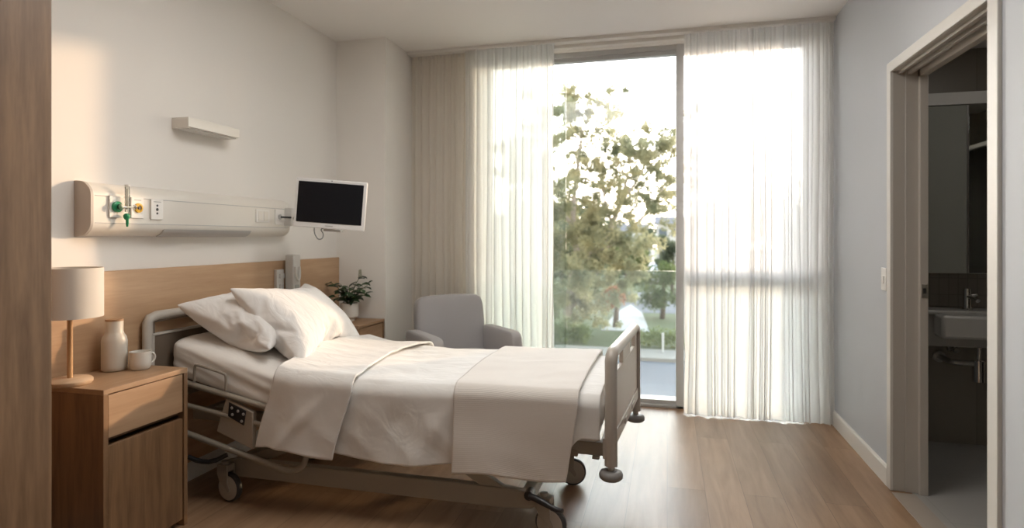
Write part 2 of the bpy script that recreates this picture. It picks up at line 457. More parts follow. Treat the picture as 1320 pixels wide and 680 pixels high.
MB().box((WX0, FY+.06, -.02), (WX1, FY+.2, .03)).build('outer_sill', plain('sill_pale', (.62, .62, .60), .5), win, bev=.003)
bal = empty('glass_balustrade', (-.3, FY+.3, -.1), 'waist-high clear glass balustrade outside the window', 'balustrade')
MB().box((WX0-.1, FY+.26, -.25), (WX1+.1, FY+.272, .985)).build('balustrade_panel', balu_m, bal)
MB().box((WX0-.1, FY+.24, -.35), (WX1+.1, FY+.30, -.15)).build('bottom_rail', alum, bal, bev=.003)
# curtain track
tr = MB().box((-1.975, 4.325, 2.678), (RX1-.003, 4.40, 2.70)).box((-1.975, 4.40, 2.655), (RX1-.003, 4.46, 2.70))
trk = tr.build('curtain_track', trim_m, None, bev=.002); tag(trk, 'long white curtain track running across the top of the window', 'curtain track')

# ------------------------------------------------------------------ curtains
def curtain(name, x0, x1, yc, z0, z1, npl, amp, mat, seed, label, cat, jitter=.5, hemmat=None, nx=420, nz=36, loose=0.0):
    rnd = random.Random(seed)
    # pleat phase: irregular spacing
    ks = [0]
    for i in range(npl): ks.append(ks[-1]+1+rnd.uniform(-jitter, jitter))
    ks = [k/ks[-1] for k in ks]
    amps = [rnd.uniform(.55, 1.15) for _ in ks]
    def phase(u):
        for i in range(npl):
            if u <= ks[i+1] or i == npl-1:
                f = (u-ks[i])/(ks[i+1]-ks[i]); return i+f, amps[i]*(1-f)+amps[min(i+1, npl)]*f
    def fn(u, v):
        z = z1+(z0-z1)*v
        ph, a = phase(u)
        drift = .6*v*noise.noise(Vector((u*5+seed, v*1.3, 0)))
        A = amp*a*(.45+.55*v+.55*noise.noise(Vector((u*7+seed, 1.7, 0)))*v)
        y = yc + A*math.sin(2*PI*(ph+drift)) + amp*.35*math.sin(4*PI*(ph+drift)+1.3) + .012*v*noise.noise(Vector((u*9, v*3, seed)))
        x = x0+(x1-x0)*u + amp*.45*math.sin(4*PI*(ph+drift))*(.6+.4*v)
        x = min(max(x, x0), x1)
        zz = z + (.012*noise.noise(Vector((u*14, 3, seed))) if v > .98 else 0)
        return (x, y, zz)
    root = empty(name, ((x0+x1)/2, yc, z0), label, cat)
    vh = (z1-(z0+.11))/(z1-z0)
    vt = .09/(z1-z0)
    MB().grid(nx, nz, lambda u, v: fn(u, vt+v*(vh-vt))).build('fabric', mat, root, 180)
    hm = hemmat or mat
    MB().grid(nx, 6, lambda u, v: fn(u, vh+v*(1-vh))).build('hem', hm, root, 180)
    MB().grid(nx, 5, lambda u, v: fn(u, v*vt)).build('heading_tape', hm, root, 180)
    # gliders
    return root
curtain('drape', -1.968, -1.40, 4.392, .012, 2.674, 10, .022, drape_m, 3, 'beige opaque drape bunched beside the wall pier behind the armchair', 'curtain', jitter=.35)
curtain('sheer_curtain', -1.50, -.808, 4.334, .012, 2.674, 12, .018, sheer_m, 11, 'white sheer curtain drawn to the left of the open pane, beside the beige drape', 'curtain', hemmat=sheer_hem_m, jitter=.6)
curtain('sheer_curtain', .115, 1.068, 4.355, .008, 2.674, 19, .018, sheer_m, 29, 'white sheer curtain hanging at the right against the blue-grey wall, hem on the wooden floor', 'curtain', hemmat=sheer_hem_m, jitter=.8)

# ------------------------------------------------------------------ wardrobe, wood wall panel
wd = empty('wardrobe', (-2.1, .9, 0), 'tall oak wardrobe at the left edge of the photo, nearest the camera', 'wardrobe')
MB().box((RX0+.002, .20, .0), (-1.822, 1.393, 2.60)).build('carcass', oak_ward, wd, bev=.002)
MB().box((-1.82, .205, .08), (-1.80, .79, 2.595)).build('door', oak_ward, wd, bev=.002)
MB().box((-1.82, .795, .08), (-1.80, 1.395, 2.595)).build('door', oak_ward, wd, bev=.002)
hp = MB().box((RX0, 1.396, .10), (-2.356, 3.963, 1.098)).build('wall_panel', oak, None, bev=.0015)
tag(hp, 'long horizontal-grained oak wall panel behind the head of the bed', 'wall panel')

# ------------------------------------------------------------------ bedside cabinets
def cabinet(x0, x1, y0, y1, h, label):
    r = empty('bedside_cabinet', ((x0+x1)/2, (y0+y1)/2, 0), label, 'bedside cabinet', 'oak bedside cabinets')
    t = .02
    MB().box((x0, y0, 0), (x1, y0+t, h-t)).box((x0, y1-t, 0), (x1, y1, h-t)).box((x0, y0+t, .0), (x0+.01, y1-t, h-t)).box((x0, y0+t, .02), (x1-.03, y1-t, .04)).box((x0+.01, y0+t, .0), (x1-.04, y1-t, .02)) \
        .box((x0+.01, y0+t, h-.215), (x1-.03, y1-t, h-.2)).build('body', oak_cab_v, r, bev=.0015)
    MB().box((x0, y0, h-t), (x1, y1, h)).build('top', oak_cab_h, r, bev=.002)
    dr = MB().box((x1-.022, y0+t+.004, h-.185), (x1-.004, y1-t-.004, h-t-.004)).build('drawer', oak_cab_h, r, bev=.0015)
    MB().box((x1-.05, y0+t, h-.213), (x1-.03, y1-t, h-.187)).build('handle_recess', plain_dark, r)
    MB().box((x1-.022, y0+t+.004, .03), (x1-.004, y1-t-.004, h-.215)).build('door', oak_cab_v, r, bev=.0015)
    return r
plain_dark = plain('dark_recess', (.17, .10, .058), .7)
cabinet(-2.354, -2.02, 1.757, 2.158, .679, 'oak bedside cabinet at the near left carrying the table lamp, bottle and mug')
cabinet(-2.354, -1.98, 3.575, 3.948, .657, 'oak bedside cabinet beyond the bed carrying the potted plant')

# ------------------------------------------------------------------ table lamp, bottle, mug
CT = .6795
L = (-2.232, 1.80)
lamp = empty('table_lamp', (L[0], L[1], CT), 'table lamp with white drum shade and slim wooden stem on the near bedside cabinet', 'lamp')
MB().lathe([(.0, 0), (.070, 0), (.075, .006), (.075, .016), (.068, .022), (.0, .024)], (L[0], L[1], CT), 40, cap=False).build('lamp_base', base_wood, lamp, 40)
MB().lathe([(.0095, .02), (.0095, .33)], (L[0], L[1], CT), 16).build('stem', stem_wood, lamp, 40)
R_ = .109
MB().lathe([(R_, .258), (R_, .448), (R_-.003, .448), (R_-.003, .258), (R_, .258)], (L[0], L[1], CT), 56, cap=False).build('lamp_shade', shade_m, lamp, 40)
f = MB().tube([(L[0]-R_+.004, L[1], CT+.425), (L[0], L[1], CT+.42), (L[0]+R_-.004, L[1], CT+.425)], .002, 6).tube([(L[0], L[1]-R_+.004, CT+.425), (L[0], L[1], CT+.42), (L[0], L[1]+R_-.004, CT+.425)], .002, 6)
f.lathe([(.002, .33), (.002, .425)], (L[0], L[1], CT), 8).build('shade_frame', steel, lamp, 40)
MB().lathe([(.0, .325), (.014, .325), (.014, .36), (.0, .362)], (L[0], L[1], CT), 16, cap=False).sphere((L[0], L[1], CT+.375), .024, sz=1.2).build('bulb', plain('bulb_glass', (.8, .78, .72), .3), lamp, 60)

B = (-2.28, 2.034)
bt = empty('water_bottle', (B[0], B[1], CT), 'cream ceramic bottle with wooden lid between the lamp and the mug', 'bottle')
MB().lathe([(.0, .0), (.041, 0), (.047, .005), (.048, .02), (.048, .125), (.044, .143), (.036, .156), (.033, .166), (.033, .210), (.0, .210)], (B[0], B[1], CT), 40, cap=False).build('bottle_body', ceramic, bt, 50)
MB().lathe([(.0, .210), (.0335, .210), (.0335, .218), (.0, .218)], (B[0], B[1], CT), 32, cap=False).build('lid', cork, bt, 40)

Gm = (-2.19, 2.078)
mg = empty('mug', (Gm[0], Gm[1], CT), 'small cream ceramic mug on the near bedside cabinet', 'mug')
MB().lathe([(.0, 0), (.032, 0), (.039, .008), (.0415, .03), (.042, .077), (.039, .077), (.038, .012), (.0, .008)], (Gm[0], Gm[1], CT), 40, cap=False).build('mug_body', ceramic_w, mg, 50)
hd = []
for k in range(13):
    a = -PI/2 + PI*k/12
    hd.append((0, .040+.024*math.cos(a), .042+.023*math.sin(a)))
ang = Matrix.Translation((Gm[0], Gm[1], CT)) @ Matrix.Rotation(math.radians(-12), 4, 'Z')
MB().tube(hd, .0045, 10, M=ang).build('handle', ceramic_w, mg, 60)

# ------------------------------------------------------------------ plant on the far cabinet
PT = .6575
Pp = (-2.175, 3.795)
pl = empty('potted_plant', (Pp[0], Pp[1], PT), 'leafy green plant in a white ceramic pot on the far bedside cabinet', 'plant')
MB().lathe([(.0, 0), (.038, 0), (.040, .015), (.050, .022), (.0615, .03), (.0625, .125), (.056, .125), (.055, .105), (.0, .105)], (Pp[0], Pp[1], PT), 40, cap=False).build('pot', ceramic_w, pl, 40)
MB().lathe([(.0, .110), (.055, .108)], (Pp[0], Pp[1], PT), 24, cap=False).build('soil', soil, pl)
rnd = random.Random(4)
fol = MB(); stm = MB()
C0 = Vector((Pp[0], Pp[1], PT+.11))
rt = Vector((.968, .2517, 0)); fw = Vector((-.2517, .968, 0)); up = Vector((0, 0, 1))
def leaf(mb, base, d, L_, W_, nrm):
    d = d.normalized(); sd = d.cross(nrm).normalized(); n2 = sd.cross(d).normalized()
    pts_ = [(0, 0), (.25, .42), (.55, .5), (.8, .3), (1, 0)]
    cen = [base+d*(L_*t)-n2*(L_*.25*t*t) for t, _ in pts_]
    l = [mb.bm.verts.new(cen[i]+sd*W_*pts_[i][1]+n2*W_*.18*(1 if pts_[i][1] else 0)) for i in range(5)]
    c_ = [mb.bm.verts.new(cen[i]) for i in range(5)]
    r = [mb.bm.verts.new(cen[i]-sd*W_*pts_[i][1]+n2*W_*.18*(1 if pts_[i][1] else 0)) for i in range(5)]
    for i in range(4):
        for A, B_ in ((l, c_), (c_, r)):
            try: mb.bm.faces.new((A[i], A[i+1], B_[i+1], B_[i]))
            except ValueError: pass
branches = [(-.13, .155, .01), (-.055, .15, -.03), (-.02, .09, .05), (.03, .10, -.04), (.07, .20, .02), (.13, .14, -.02), (.10, .07, .05), (-.09, .06, -.03), (-.06, .10, .04), (.04, .06, -.07), (0, .12, 0), (.085, .15, .05), (-.02, .05, -.06)]
for (a, h, dpt) in branches:
    tip = C0+rt*a+up*h+fw*dpt
    mid = C0+rt*a*.35+up*h*.6+fw*dpt*.4
    stm.tube([C0+rt*a*.1, mid, tip], .0022, 6, smooth=2)
    nl = 6
    for i in range(nl):
        t = .42+.58*i/(nl-1)
        p = (C0*(1-t)**2+mid*2*t*(1-t)+tip*t*t)
        az = i*2.4+a*30
        dr = (rt*math.cos(az)+fw*math.sin(az))*.9+up*rnd.uniform(-.2, .45)+rt*(1.2 if a > 0 else -1.2)*(.3 if i < nl-1 else 1)
        leaf(fol, p, dr, rnd.uniform(.050, .074), rnd.uniform(.034, .046), Vector((rnd.uniform(-.4, .4), rnd.uniform(-.4, .4), 1)))
fo = fol.build('foliage', leaf_m, pl, 180)
stm.build('stems', stem_m, pl, 180)
fs = MB()
tip = C0+rt*.07+up*.2+fw*.02
for k in range(46):
    a = k*2.4; h = k/46*.06
    fs.sphere(tip+Vector((math.cos(a)*.012*(1-h*8), math.sin(a)*.012*(1-h*8), h-.01)), .0038, seg=6)
fs.build('flower_spike', plain('pale_bud', (.42, .42, .32), .7), pl, 180)

# ------------------------------------------------------------------ wall light
wl = empty('wall_light', (-2.33, 2.62, 1.81), 'slim white rectangular wall light mounted above the medical service panel', 'wall light')
MB().box((RX0, 2.44, 1.79), (-2.28, 2.803, 1.839)).box((RX0, 2.44, 1.785), (-2.285, 2.46, 1.79)).box((RX0, 2.783, 1.785), (-2.285, 2.803, 1.79)).build('light_body', cream_pl, wl, bev=.002)
MB().box((-2.365, 2.462, 1.783), (-2.295, 2.781, 1.7895)).build('diffuser', plain('diffuser_opal', (.62, .60, .56), .4), wl)

# ------------------------------------------------------------------ medical service panel
X0, XF = RX0, -2.295
SZ0, SZ1 = 1.25, 1.478
SY0, SY1 = 1.937, 3.30
svc = empty('service_panel', (X0+.04, 2.6, SZ0), 'long white medical service panel with rounded edges mounted above the bed', 'service panel')
def prof(off=0, n=8):
    pts_ = [(X0, SZ0-off), ]
    r0, rx = .058, .070
    for k in range(n+1):
        a = -PI/2+PI/2*k/n; pts_.append((XF-rx+rx*math.cos(a)+off, SZ0+r0+r0*math.sin(a)-off*(1 if k < n//2 else 0)))
    for k in range(n+1):
        a = PI/2*k/n; pts_.append((XF-rx+rx*math.cos(a)+off, SZ1-r0+r0*math.sin(a)+off*(1 if k > n//2 else 0)))
    pts_.append((X0, SZ1+off)); return pts_
bm_ = MB().prism(prof(), 'y', SY0+.012, SY1-.03); bm_.build('panel_body', cream_pl, svc, 30)
endm = plain('end_cap_taupe', (.50, .45, .40), .4)
MB().prism(prof(.0025), 'y', SY0, SY0+.012).build('end_cap', endm, svc, 30)
# far end, rounded
e = MB()
pf = prof()
ring = []
for k in range(6):
    a = PI/2*k/5; yy = SY1-.03+.03*math.sin(a); s_ = 1-(1-math.cos(a))*.35
    ring.append([e.bm.verts.new((X0+(p[0]-X0)*s_, yy, (SZ0+SZ1)/2+(p[1]-(SZ0+SZ1)/2)*(1-(1-math.cos(a))*.12))) for p in pf])
for A, Bq in zip(ring, ring[1:]):
    for i in range(len(pf)-1): e.bm.faces.new((A[i], A[i+1], Bq[i+1], Bq[i]))
e.bm.faces.new(ring[-1])
e.build('end_cap', cream_pl, svc, 60)
g = MB().box((XF-.001, SY0+.02, SZ0+.054), (XF+.0012, SY1-.04, SZ0+.057)).box((XF-.001, SY0+.02, SZ1-.060), (XF+.0012, SY1-.04, SZ1-.057))
g.build('groove_line', label_m, svc)
# lens of the downlight
lp = [(XF-.052, SZ0-.002), (XF-.03, SZ0+.004), (XF-.012, SZ0+.018), (XF-.004, SZ0+.034), (XF-.012, SZ0+.03), (XF-.05, SZ0+.003)]
MB().prism([(a+.003, b-.001) for a, b in lp], 'y', 2.31, 2.92).build('reading_light_lens', plain('lens_grey', (.47, .46, .45), .3), svc, 40)
def plate(y0, y1, z0, z1, name='outlet_plate', x=XF, th=.008):
    return MB().box((x-.001, y0, z0), (x+th, y1, z1)).build(name, white_pl, svc, bev=.0015)
o1 = plate(2.018, 2.085, 1.330, 1.422, 'oxygen_outlet')
MB().lathe([(.023, .0), (.023, .012), (.017, .016), (.0, .016)], (XF+.007, 2.050, 1.376), 28, 'x').build('outlet_ring', green_m, o1, 40)
o2 = plate(2.124, 2.188, 1.330, 1.423, 'suction_outlet')
MB().lathe([(.021, .0), (.021, .008), (.013, .010), (.013, .006), (.0, .006)], (XF+.007, 2.158, 1.376), 28, 'x').build('outlet_ring', yellow_m, o2, 40)
MB().lathe([(.007, .0), (.007, .008), (.0, .008)], (XF+.010, 2.158, 1.376), 14, 'x').build('outlet_port', dark_m, o2)
MB().box((XF+.0075, 2.138, 1.409), (XF+.0086, 2.175, 1.413)).build('printed_mark', label_m, o2)
o3 = plate(2.228, 2.295, 1.327, 1.420, 'data_outlet')
for zz, rr in ((1.392, .005), (1.374, .007), (1.356, .005)):
    MB().lathe([(rr, .0), (rr, .0015), (.0, .0015)], (XF+.0075, 2.262, zz), 14, 'x').build('outlet_port', dark_m, o3)
MB().box((XF+.0075, 2.242, 1.407), (XF+.0086, 2.283, 1.411)).build('printed_mark', label_m, o3)
o4 = plate(2.952, 3.070, 1.333, 1.408, 'power_outlet')
MB().box((XF+.007, 2.967, 1.343), (XF+.011, 3.005, 1.398)).build('rocker', cream_pl, o4, bev=.001)
MB().box((XF+.007, 3.015, 1.343), (XF+.011, 3.056, 1.398)).build('rocker', cream_pl, o4, bev=.001)
o5 = plate(3.125, 3.205, 1.322, 1.415, 'nurse_call_outlet')
MB().lathe([(.016, .0), (.016, .006), (.0, .006)], (XF+.007, 3.165, 1.37), 20, 'x').build('outlet_ring', label_m, o5)

# flowmeter plugged into the oxygen outlet
fm = empty('oxygen_flowmeter', (XF+.04, 2.07, 1.376), 'green and clear oxygen flowmeter plugged into the service panel', 'flowmeter')
MB().lathe([(.010, .0), (.013, .002), (.013, .012), (.0, .013)], (XF+.0235, 2.050, 1.376), 20, 'x').build('connector', green_d, fm, 40)
MB().tube([(XF+.030, 2.05, 1.376), (XF+.030, 2.085, 1.376)], .006, 10).tube([(XF+.030, 2.085, 1.376), (XF+.030, 2.113, 1.378)], .004, 8).build('valve_body', steel, fm, 60)
MB().lathe([(.0095, -.03), (.0095, .085), (.0, .088)], (XF+.030, 2.083, 1.385), 20).build('sight_tube', acryl, fm, 60)
MB().lathe([(.004, -.02), (.004, .07)], (XF+.030, 2.083, 1.385), 10).lathe([(.010, .080), (.010, .088), (.0, .09)], (XF+.030, 2.083, 1.385), 16).build('inner_tube', white_pl, fm, 60)
MB().lathe([(.0, -.055), (.007, -.055), (.013, -.045), (.013, -.036), (.007, -.028), (.0, -.028)], (XF+.030, 2.080, 1.376), 20, cap=False).build('control_knob', green_m, fm, 50)
MB().lathe([(.004, -.085), (.006, -.07), (.006, -.05)], (XF+.030, 2.083, 1.376), 12).build('hose_barb', green_m, fm, 60)
MB().lathe([(.006, 0), (.011, .003), (.011, .006), (.006, .006)], (XF+.030, 2.116, 1.377), 16, 'y').build('valve_ring', chrome, fm, 60)

# ------------------------------------------------------------------ bedside monitor on its arm
F_, TH = 769., math.atan(200/769.)
cT, sT = math.cos(TH), math.sin(TH)
CAMZ = 1.244
mc = Vector((-1.85, 3.03, 1.44))
TL = Vector((-2.018, 2.944, 1.584)); TR = Vector((-1.647, 3.072, 1.556)); BL = Vector((-2.036, 2.938, 1.308))
u = (TR-TL).normalized(); vv = (TL-BL); vv = (vv-u*vv.dot(u)).normalized(); nn = u.cross(vv).normalized()   # nn faces the camera
if nn.y > 0: nn = -nn
MW, MH = (TR-TL).length, .277
ctr = TL+u*MW/2-vv*MH/2
Mm = Matrix((( u.x, -nn.x, vv.x, ctr.x), (u.y, -nn.y, vv.y, ctr.y), (u.z, -nn.z, vv.z, ctr.z), (0, 0, 0, 1)))   # local x right, y back, z up
mon = empty('bedside_monitor', ctr, 'small white-framed monitor with black screen on an arm above the bed', 'monitor')
MB().box((-MW/2, 0, -MH/2), (MW/2, .03, MH/2), M=Mm).box((-MW/2+.05, .03, -MH/2+.04), (MW/2-.05, .05, MH/2-.05), M=Mm).build('monitor_case', plain('monitor_pale', (.74, .74, .73), .3), mon, bev=.005)
MB().box((-MW/2+.014, -.0025, -MH/2+.030), (MW/2-.018, .003, MH/2-.018), M=Mm).build('screen', screen_m, mon, bev=.001)
MB().lathe([(.003, -.002), (.003, .002)], (0.0, 0, MH/2-.008), 10, 'y', M=Mm).build('camera_lens', dark_m, mon)
MB().box((-.022, -.0015, -MH/2+.012), (.022, .001, -MH/2+.017), M=Mm).build('printed_mark', label_m, mon)
MB().box((-.03, .004, -MH/2-.016), (.07, .055, -MH/2-.001), M=Mm).build('lower_bracket', steel, mon, bev=.003)
cb = [(-.085, .02, -MH/2+.005), (-.083, .02, -MH/2-.03), (-.06, .02, -MH/2-.066), (-.035, .02, -MH/2-.060), (-.03, .02, -MH/2-.03), (-.05, .02, -MH/2-.008), (-.035, .03, -MH/2+.002)]
MB().tube(cb, .0035, 8, M=Mm, smooth=3).build('cable', plain('cable_grey', (.28, .28, .27), .5), mon, 180)
armA = Mm @ Vector((-.05, .055, 0)); 
MB().tube([(XF+.055, 3.235, 1.365), (-2.13, 3.22, 1.365), tuple(armA)], .012, 12).build('swing_arm', steel, mon, 60)
MB().lathe([(.016, -.055), (.016, .055)], (XF+.048, 3.235, 1.37), 16).box((XF+.0, 3.222, 1.315), (XF+.04, 3.248, 1.425)).build('pivot_bracket', silver, mon, 60)
MB().tube([(XF+.03, 3.15, 1.368), (XF+.05, 3.235, 1.368)], .006, 10).lathe([(.012, -.012), (.012, .012)], (XF+.05, 3.235, 1.332), 12).build('locking_lever', black_pl, mon, 60)

# ------------------------------------------------------------------ nurse-call handset
hs = empty('nurse_call_handset', (-2.31, 3.30, .9), 'silver nurse-call handset in its holder on the oak panel above the pillows', 'handset')
MB().box((-2.357, 3.205, .906), (-2.335, 3.275, 1.045)).build('holder_plate', silver, hs, bev=.004)
MB().box((-2.336, 3.228, .915), (-2.326, 3.262, .955)).build('holder_clip', silver, hs, bev=.003)
MB().box((-2.336, 3.225, .99), (-2.322, 3.265, 1.02)).build('holder_clip', silver, hs, bev=.003)
MB().box((-2.335, 3.283, .910), (-2.275, 3.362, 1.135)).build('handset_body', silver, hs, bev=.006)
MB().tube([(-2.272, 3.300, 1.06), (-2.268, 3.300, 1.0), (-2.262, 3.322, .965), (-2.268, 3.345, 1.0), (-2.272, 3.345, 1.06)], .007, 10, smooth=2).build('cradle_rim', white_pl, hs, 180)
MB().box((-2.276, 3.304, .918), (-2.270, 3.342, .945)).build('speaker_grille', label_m, hs, bev=.001)

# ------------------------------------------------------------------ hospital bed
BN, BF = 2.435, 3.285
def skew(x): return -.09*min(1.0, max(0.0, (-.26-x)/2.04))          # mattress sides
HX, FX = -2.30, -.255
bed = empty('hospital_bed', (-1.25, 2.84, 0), 'taupe metal hospital bed on castors, side rail lowered, with beige head and foot boards', 'hospital bed')
def loopbox(pts2, x0, x1, holes=None): pass
# headboard: rounded frame with a handle slot, solid panel below
def board(xc, y0, y1, ztop, zbot, th, slots, name, rot=0, post_r=.02):
    M = Matrix.Translation((xc, (y0+y1)/2, 0)) @ Matrix.Rotation(rot, 4, 'Z')
    W = (y1-y0)/2
    out = []
    fr = MB()
    r = .03
    pts_ = [(0, -W+post_r, zbot), (0, -W+post_r, ztop-.03), (0, -W+post_r+.012, ztop-.012), (0, -W+post_r+.05, ztop-.002), (0, W-post_r-.05, ztop-.002), (0, W-post_r-.012, ztop-.012), (0, W-post_r, ztop-.03), (0, W-post_r, zbot)]
    fr.tube(pts_, post_r, 14, M=M)
    bo = fr.build(name+'_frame', grey_pl if name == 'headboard' else bed_paint2, bed, 60)
    pn = MB()
    zs = slots[0][2]; ze = slots[0][3]
    pn.box((-th/2, -W+post_r, zbot+(.1 if name == 'headboard' else .05)), (th/2, W-post_r, zs), M=M)
    ys = [-W+post_r]+[v for s in slots for v in (s[0], s[1])]+[W-post_r]
    for a, b in zip(ys[0::2], ys[1::2]): pn.box((-th/2, a, zs), (th/2, b, ze), M=M)
    pn.box((-th/2, -W+post_r, ze), (th/2, W-post_r, ztop-.012), M=M)
    pn.build(name+'_panel', head_dark if name == 'headboard' else bed_panel, bed, bev=.002)
    if name == 'headboard': MB().box((-.012, -W+post_r, zs-.010), (.012, W-post_r, zs+.002), M=M).box((-.012, -W+post_r, zbot+.1), (-.012+.024, -W+post_r+.03, zs), M=M).box((-.012, W-post_r-.03, zbot+.1), (.012, W-post_r, zs), M=M).build('headboard_rail', grey_pl, bed, bev=.003)
    return M, W
head_dark = plain('headboard_brown', (.15, .115, .085), .5)
bed_paint2 = plain('footboard_frame', (.42, .38, .33), .35)
board(-2.327, 2.225, 3.32, .880, .36, .016, [(-.49, .49, .795, .848)], 'headboard', 0, .022)
fM, fW = board(-.190, 2.392, 3.245, .778, .40, .018, [(-.315, -.12, .688, .750), (.12, .30, .688, .750)], 'footboard', -.070, .025)
# footboard lower rail, post sleeves, bumpers
MB().box((-.016, -fW+.03, .40), (.016, fW-.03, .455), M=fM).box((.010, -.12, .415), (.020, -.06, .44), M=fM).box((.010, .12, .415), (.020, .2, .44), M=fM).build('footboard_rail', bed_paint2, bed, bev=.003)
for s in (-1, 1):
    MB().lathe([(.026, .33), (.026, .455)], (0, s*(fW-.025), 0), 16, M=fM).box((-.03, s*(fW-.025)-.018, .36), (.0, s*(fW-.025)+.018, .44), M=fM).lathe([(.014, .30), (.014, .34)], (0, s*(fW-.025), 0), 14, M=fM).build('post_sleeve', bed_paint2, bed, 50)
    MB().lathe([(.0, .275), (.038, .275), (.047, .283), (.048, .295), (.044, .305), (.03, .310), (.0, .312)], (0, s*(fW-.025), 0), 28, M=fM, cap=False).build('corner_bumper', grey_rub, bed, 60)
for s in (2.247, 3.298):
    MB().lathe([(.0, .30), (.036, .30), (.046, .308), (.046, .322), (.03, .33), (.0, .333)], (-2.305, s, 0), 28, cap=False).build('corner_bumper', grey_rub, bed, 60)
# upper frame (carries the mattress)
uf = MB()
for y in (BN+.035, BF-.075): uf.box((-2.28, y, .345), (-.22, y+.04, .40))
for x in (-2.26, -1.4, -.9, -.27): uf.box((x, BN+.075, .345), (x+.04, BF-.075, .39))
uf.box((-.42, BN+.03, .335), (-.36, BN+.05, .36)).box((-.30, BN+.03, .33), (-.27, BN+.055, .345))
uf.build('upper_frame', bed_paint, bed, bev=.003)
# mattress platform: flat seat, raised back section
pf_ = MB()
pf_.box((-1.70, BN+.02, .405), (-.28, BF-.02, .425))
ang_ = math.atan2(.145, .58)
Mb = Matrix.Translation((-1.70, 0, .415)) @ Matrix.Rotation(ang_, 4, 'Y')
pf_.box((-.60, BN+.02, -.01), (0, BF-.02, .012), M=Mb)
pf_.build('mattress_platform', plain('platform_pale', (.55, .53, .50), .4), bed, bev=.003)
MB().tube([(-2.2, 3.0, .515), (-1.75, 3.0, .37)], .012, 8).build('backrest_strut', bed_paint, bed, 60)
MB().tube([(-2.15, 2.62, .50), (-1.8, 2.62, .36)], .012, 8).build('backrest_strut', bed_paint, bed, 60)
# base frame
bs = MB()
bs.prism([(-2.06, .110), (-2.06, .170), (-1.98, .188), (-.66, .188), (-.57, .178), (-.52, .135), (-.55, .112), (-.66, .103), (-1.9, .103), (-2.0, .104)], 'y', 2.43, 2.47)
bs.build('base_beam', bed_paint, bed, bev=.004)
MB().prism([(-2.06, .110), (-2.06, .170), (-1.98, .188), (-.66, .188), (-.57, .178), (-.52, .135), (-.55, .112), (-.66, .103), (-1.9, .103), (-2.0, .104)], 'y', 2.94, 2.99).build('base_beam', bed_paint, bed, bev=.004)
MB().box((-2.03, 2.455, .12), (-1.98, 2.94, .17)).build('base_crossbar', bed_paint, bed, bev=.004)
MB().box((-.60, 2.455, .12), (-.55, 2.94, .17)).build('base_crossbar', bed_paint, bed, bev=.004)
def link(p, q, w_, d_, name='lift_arm'):
    P, Q = Vector(p), Vector(q); dv = Q-P; a = math.atan2(dv.z, dv.x)
    M = Matrix.Translation(P) @ Matrix.Rotation(-a, 4, 'Y')
    return MB().box((0, -d_/2, -w_/2), (dv.length, d_/2, w_/2), M=M).build(name, bed_paint, bed, bev=.003)
link((-.66, 2.45, .150), (-.98, 2.45, .34), .055, .03)
link((-.66, 2.90, .165), (-1.02, 2.90, .36), .05, .03)
link((-1.95, 2.48, .165), (-1.5, 2.48, .36), .05, .03)
link((-1.95, 2.90, .165), (-1.5, 2.90, .36), .05, .03)
MB().tube([(-.62, 2.65, .15), (-.52, 2.65, .36)], .012, 10).tube([(-.72, 2.75, .17), (-.60, 2.75, .34)], .009, 8).build('lift_actuator', bed_paint, bed, 60)
# castors
def castor(x, y, yaw, r=.066, name='castor'):
    M = Matrix.Translation((x, y, 0)) @ Matrix.Rotation(yaw, 4, 'Z')
    c = MB()
    c.lathe([(.018, r*2+.035), (.018, .185)], (0, 0, 0), 16, M=M)
    fk = [(-.030, r*2+.035), (.028, r*2+.04), (.036, r*2+.02), (.034, r*1.35), (.050, r*.85), (.038, r*.72), (.010, r*1.15), (-.016, r*1.45), (-.030, r*1.9)]
    c.prism([(a, b) for a, b in fk], 'y', -.023, -.017, M=M).prism([(a, b) for a, b in fk], 'y', .017, .023, M=M)
    c.box((-.03, -.023, r*2+.010), (.034, .023, r*2+.040), M=M)
    hub = c.build('castor', bed_paint, bed, bev=.0015)
    wx = .030
    MB().lathe([(r-.008, -.015), (r, -.010), (r, .010), (r-.008, .015)], (wx, 0, r), 36, 'y', M=M).build('tyre', rubber, hub, 60)
    for s in (-1, 1):
        MB().lathe([(.0, s*.0205), (r*.6, s*.0195), (r*.86, s*.0165), (r*.89, s*.010)], (wx, 0, r), 32, 'y', M=M, cap=False).build('hub_cap', plain_hub, hub, 60)
    return hub
plain_hub = plain('castor_hub', (.40, .36, .31), .4)
castor(-2.03, 2.40, math.radians(-8))
castor(-.495, 2.435, math.radians(-12))
castor(-.49, 2.985, math.radians(12))
castor(-1.96, 2.955, math.radians(10))
# brake pedals
MB().tube([(-.545, 2.385, .185), (-.51, 2.37, .183), (-.43, 2.345, .160), (-.40, 2.335, .163)], [.014, .014, .011, .009], 10, smooth=1).lathe([(.02, 0), (.02, .045)], (-.55, 2.385, .185), 14, 'y').build('brake_pedal', black_pl, bed, 60)
MB().tube([(-2.02, 2.40, .215), (-2.07, 2.36, .19), (-2.13, 2.34, .195), (-2.18, 2.33, .215)], .011, 10, smooth=1).build('brake_pedal', black_pl, bed, 60)
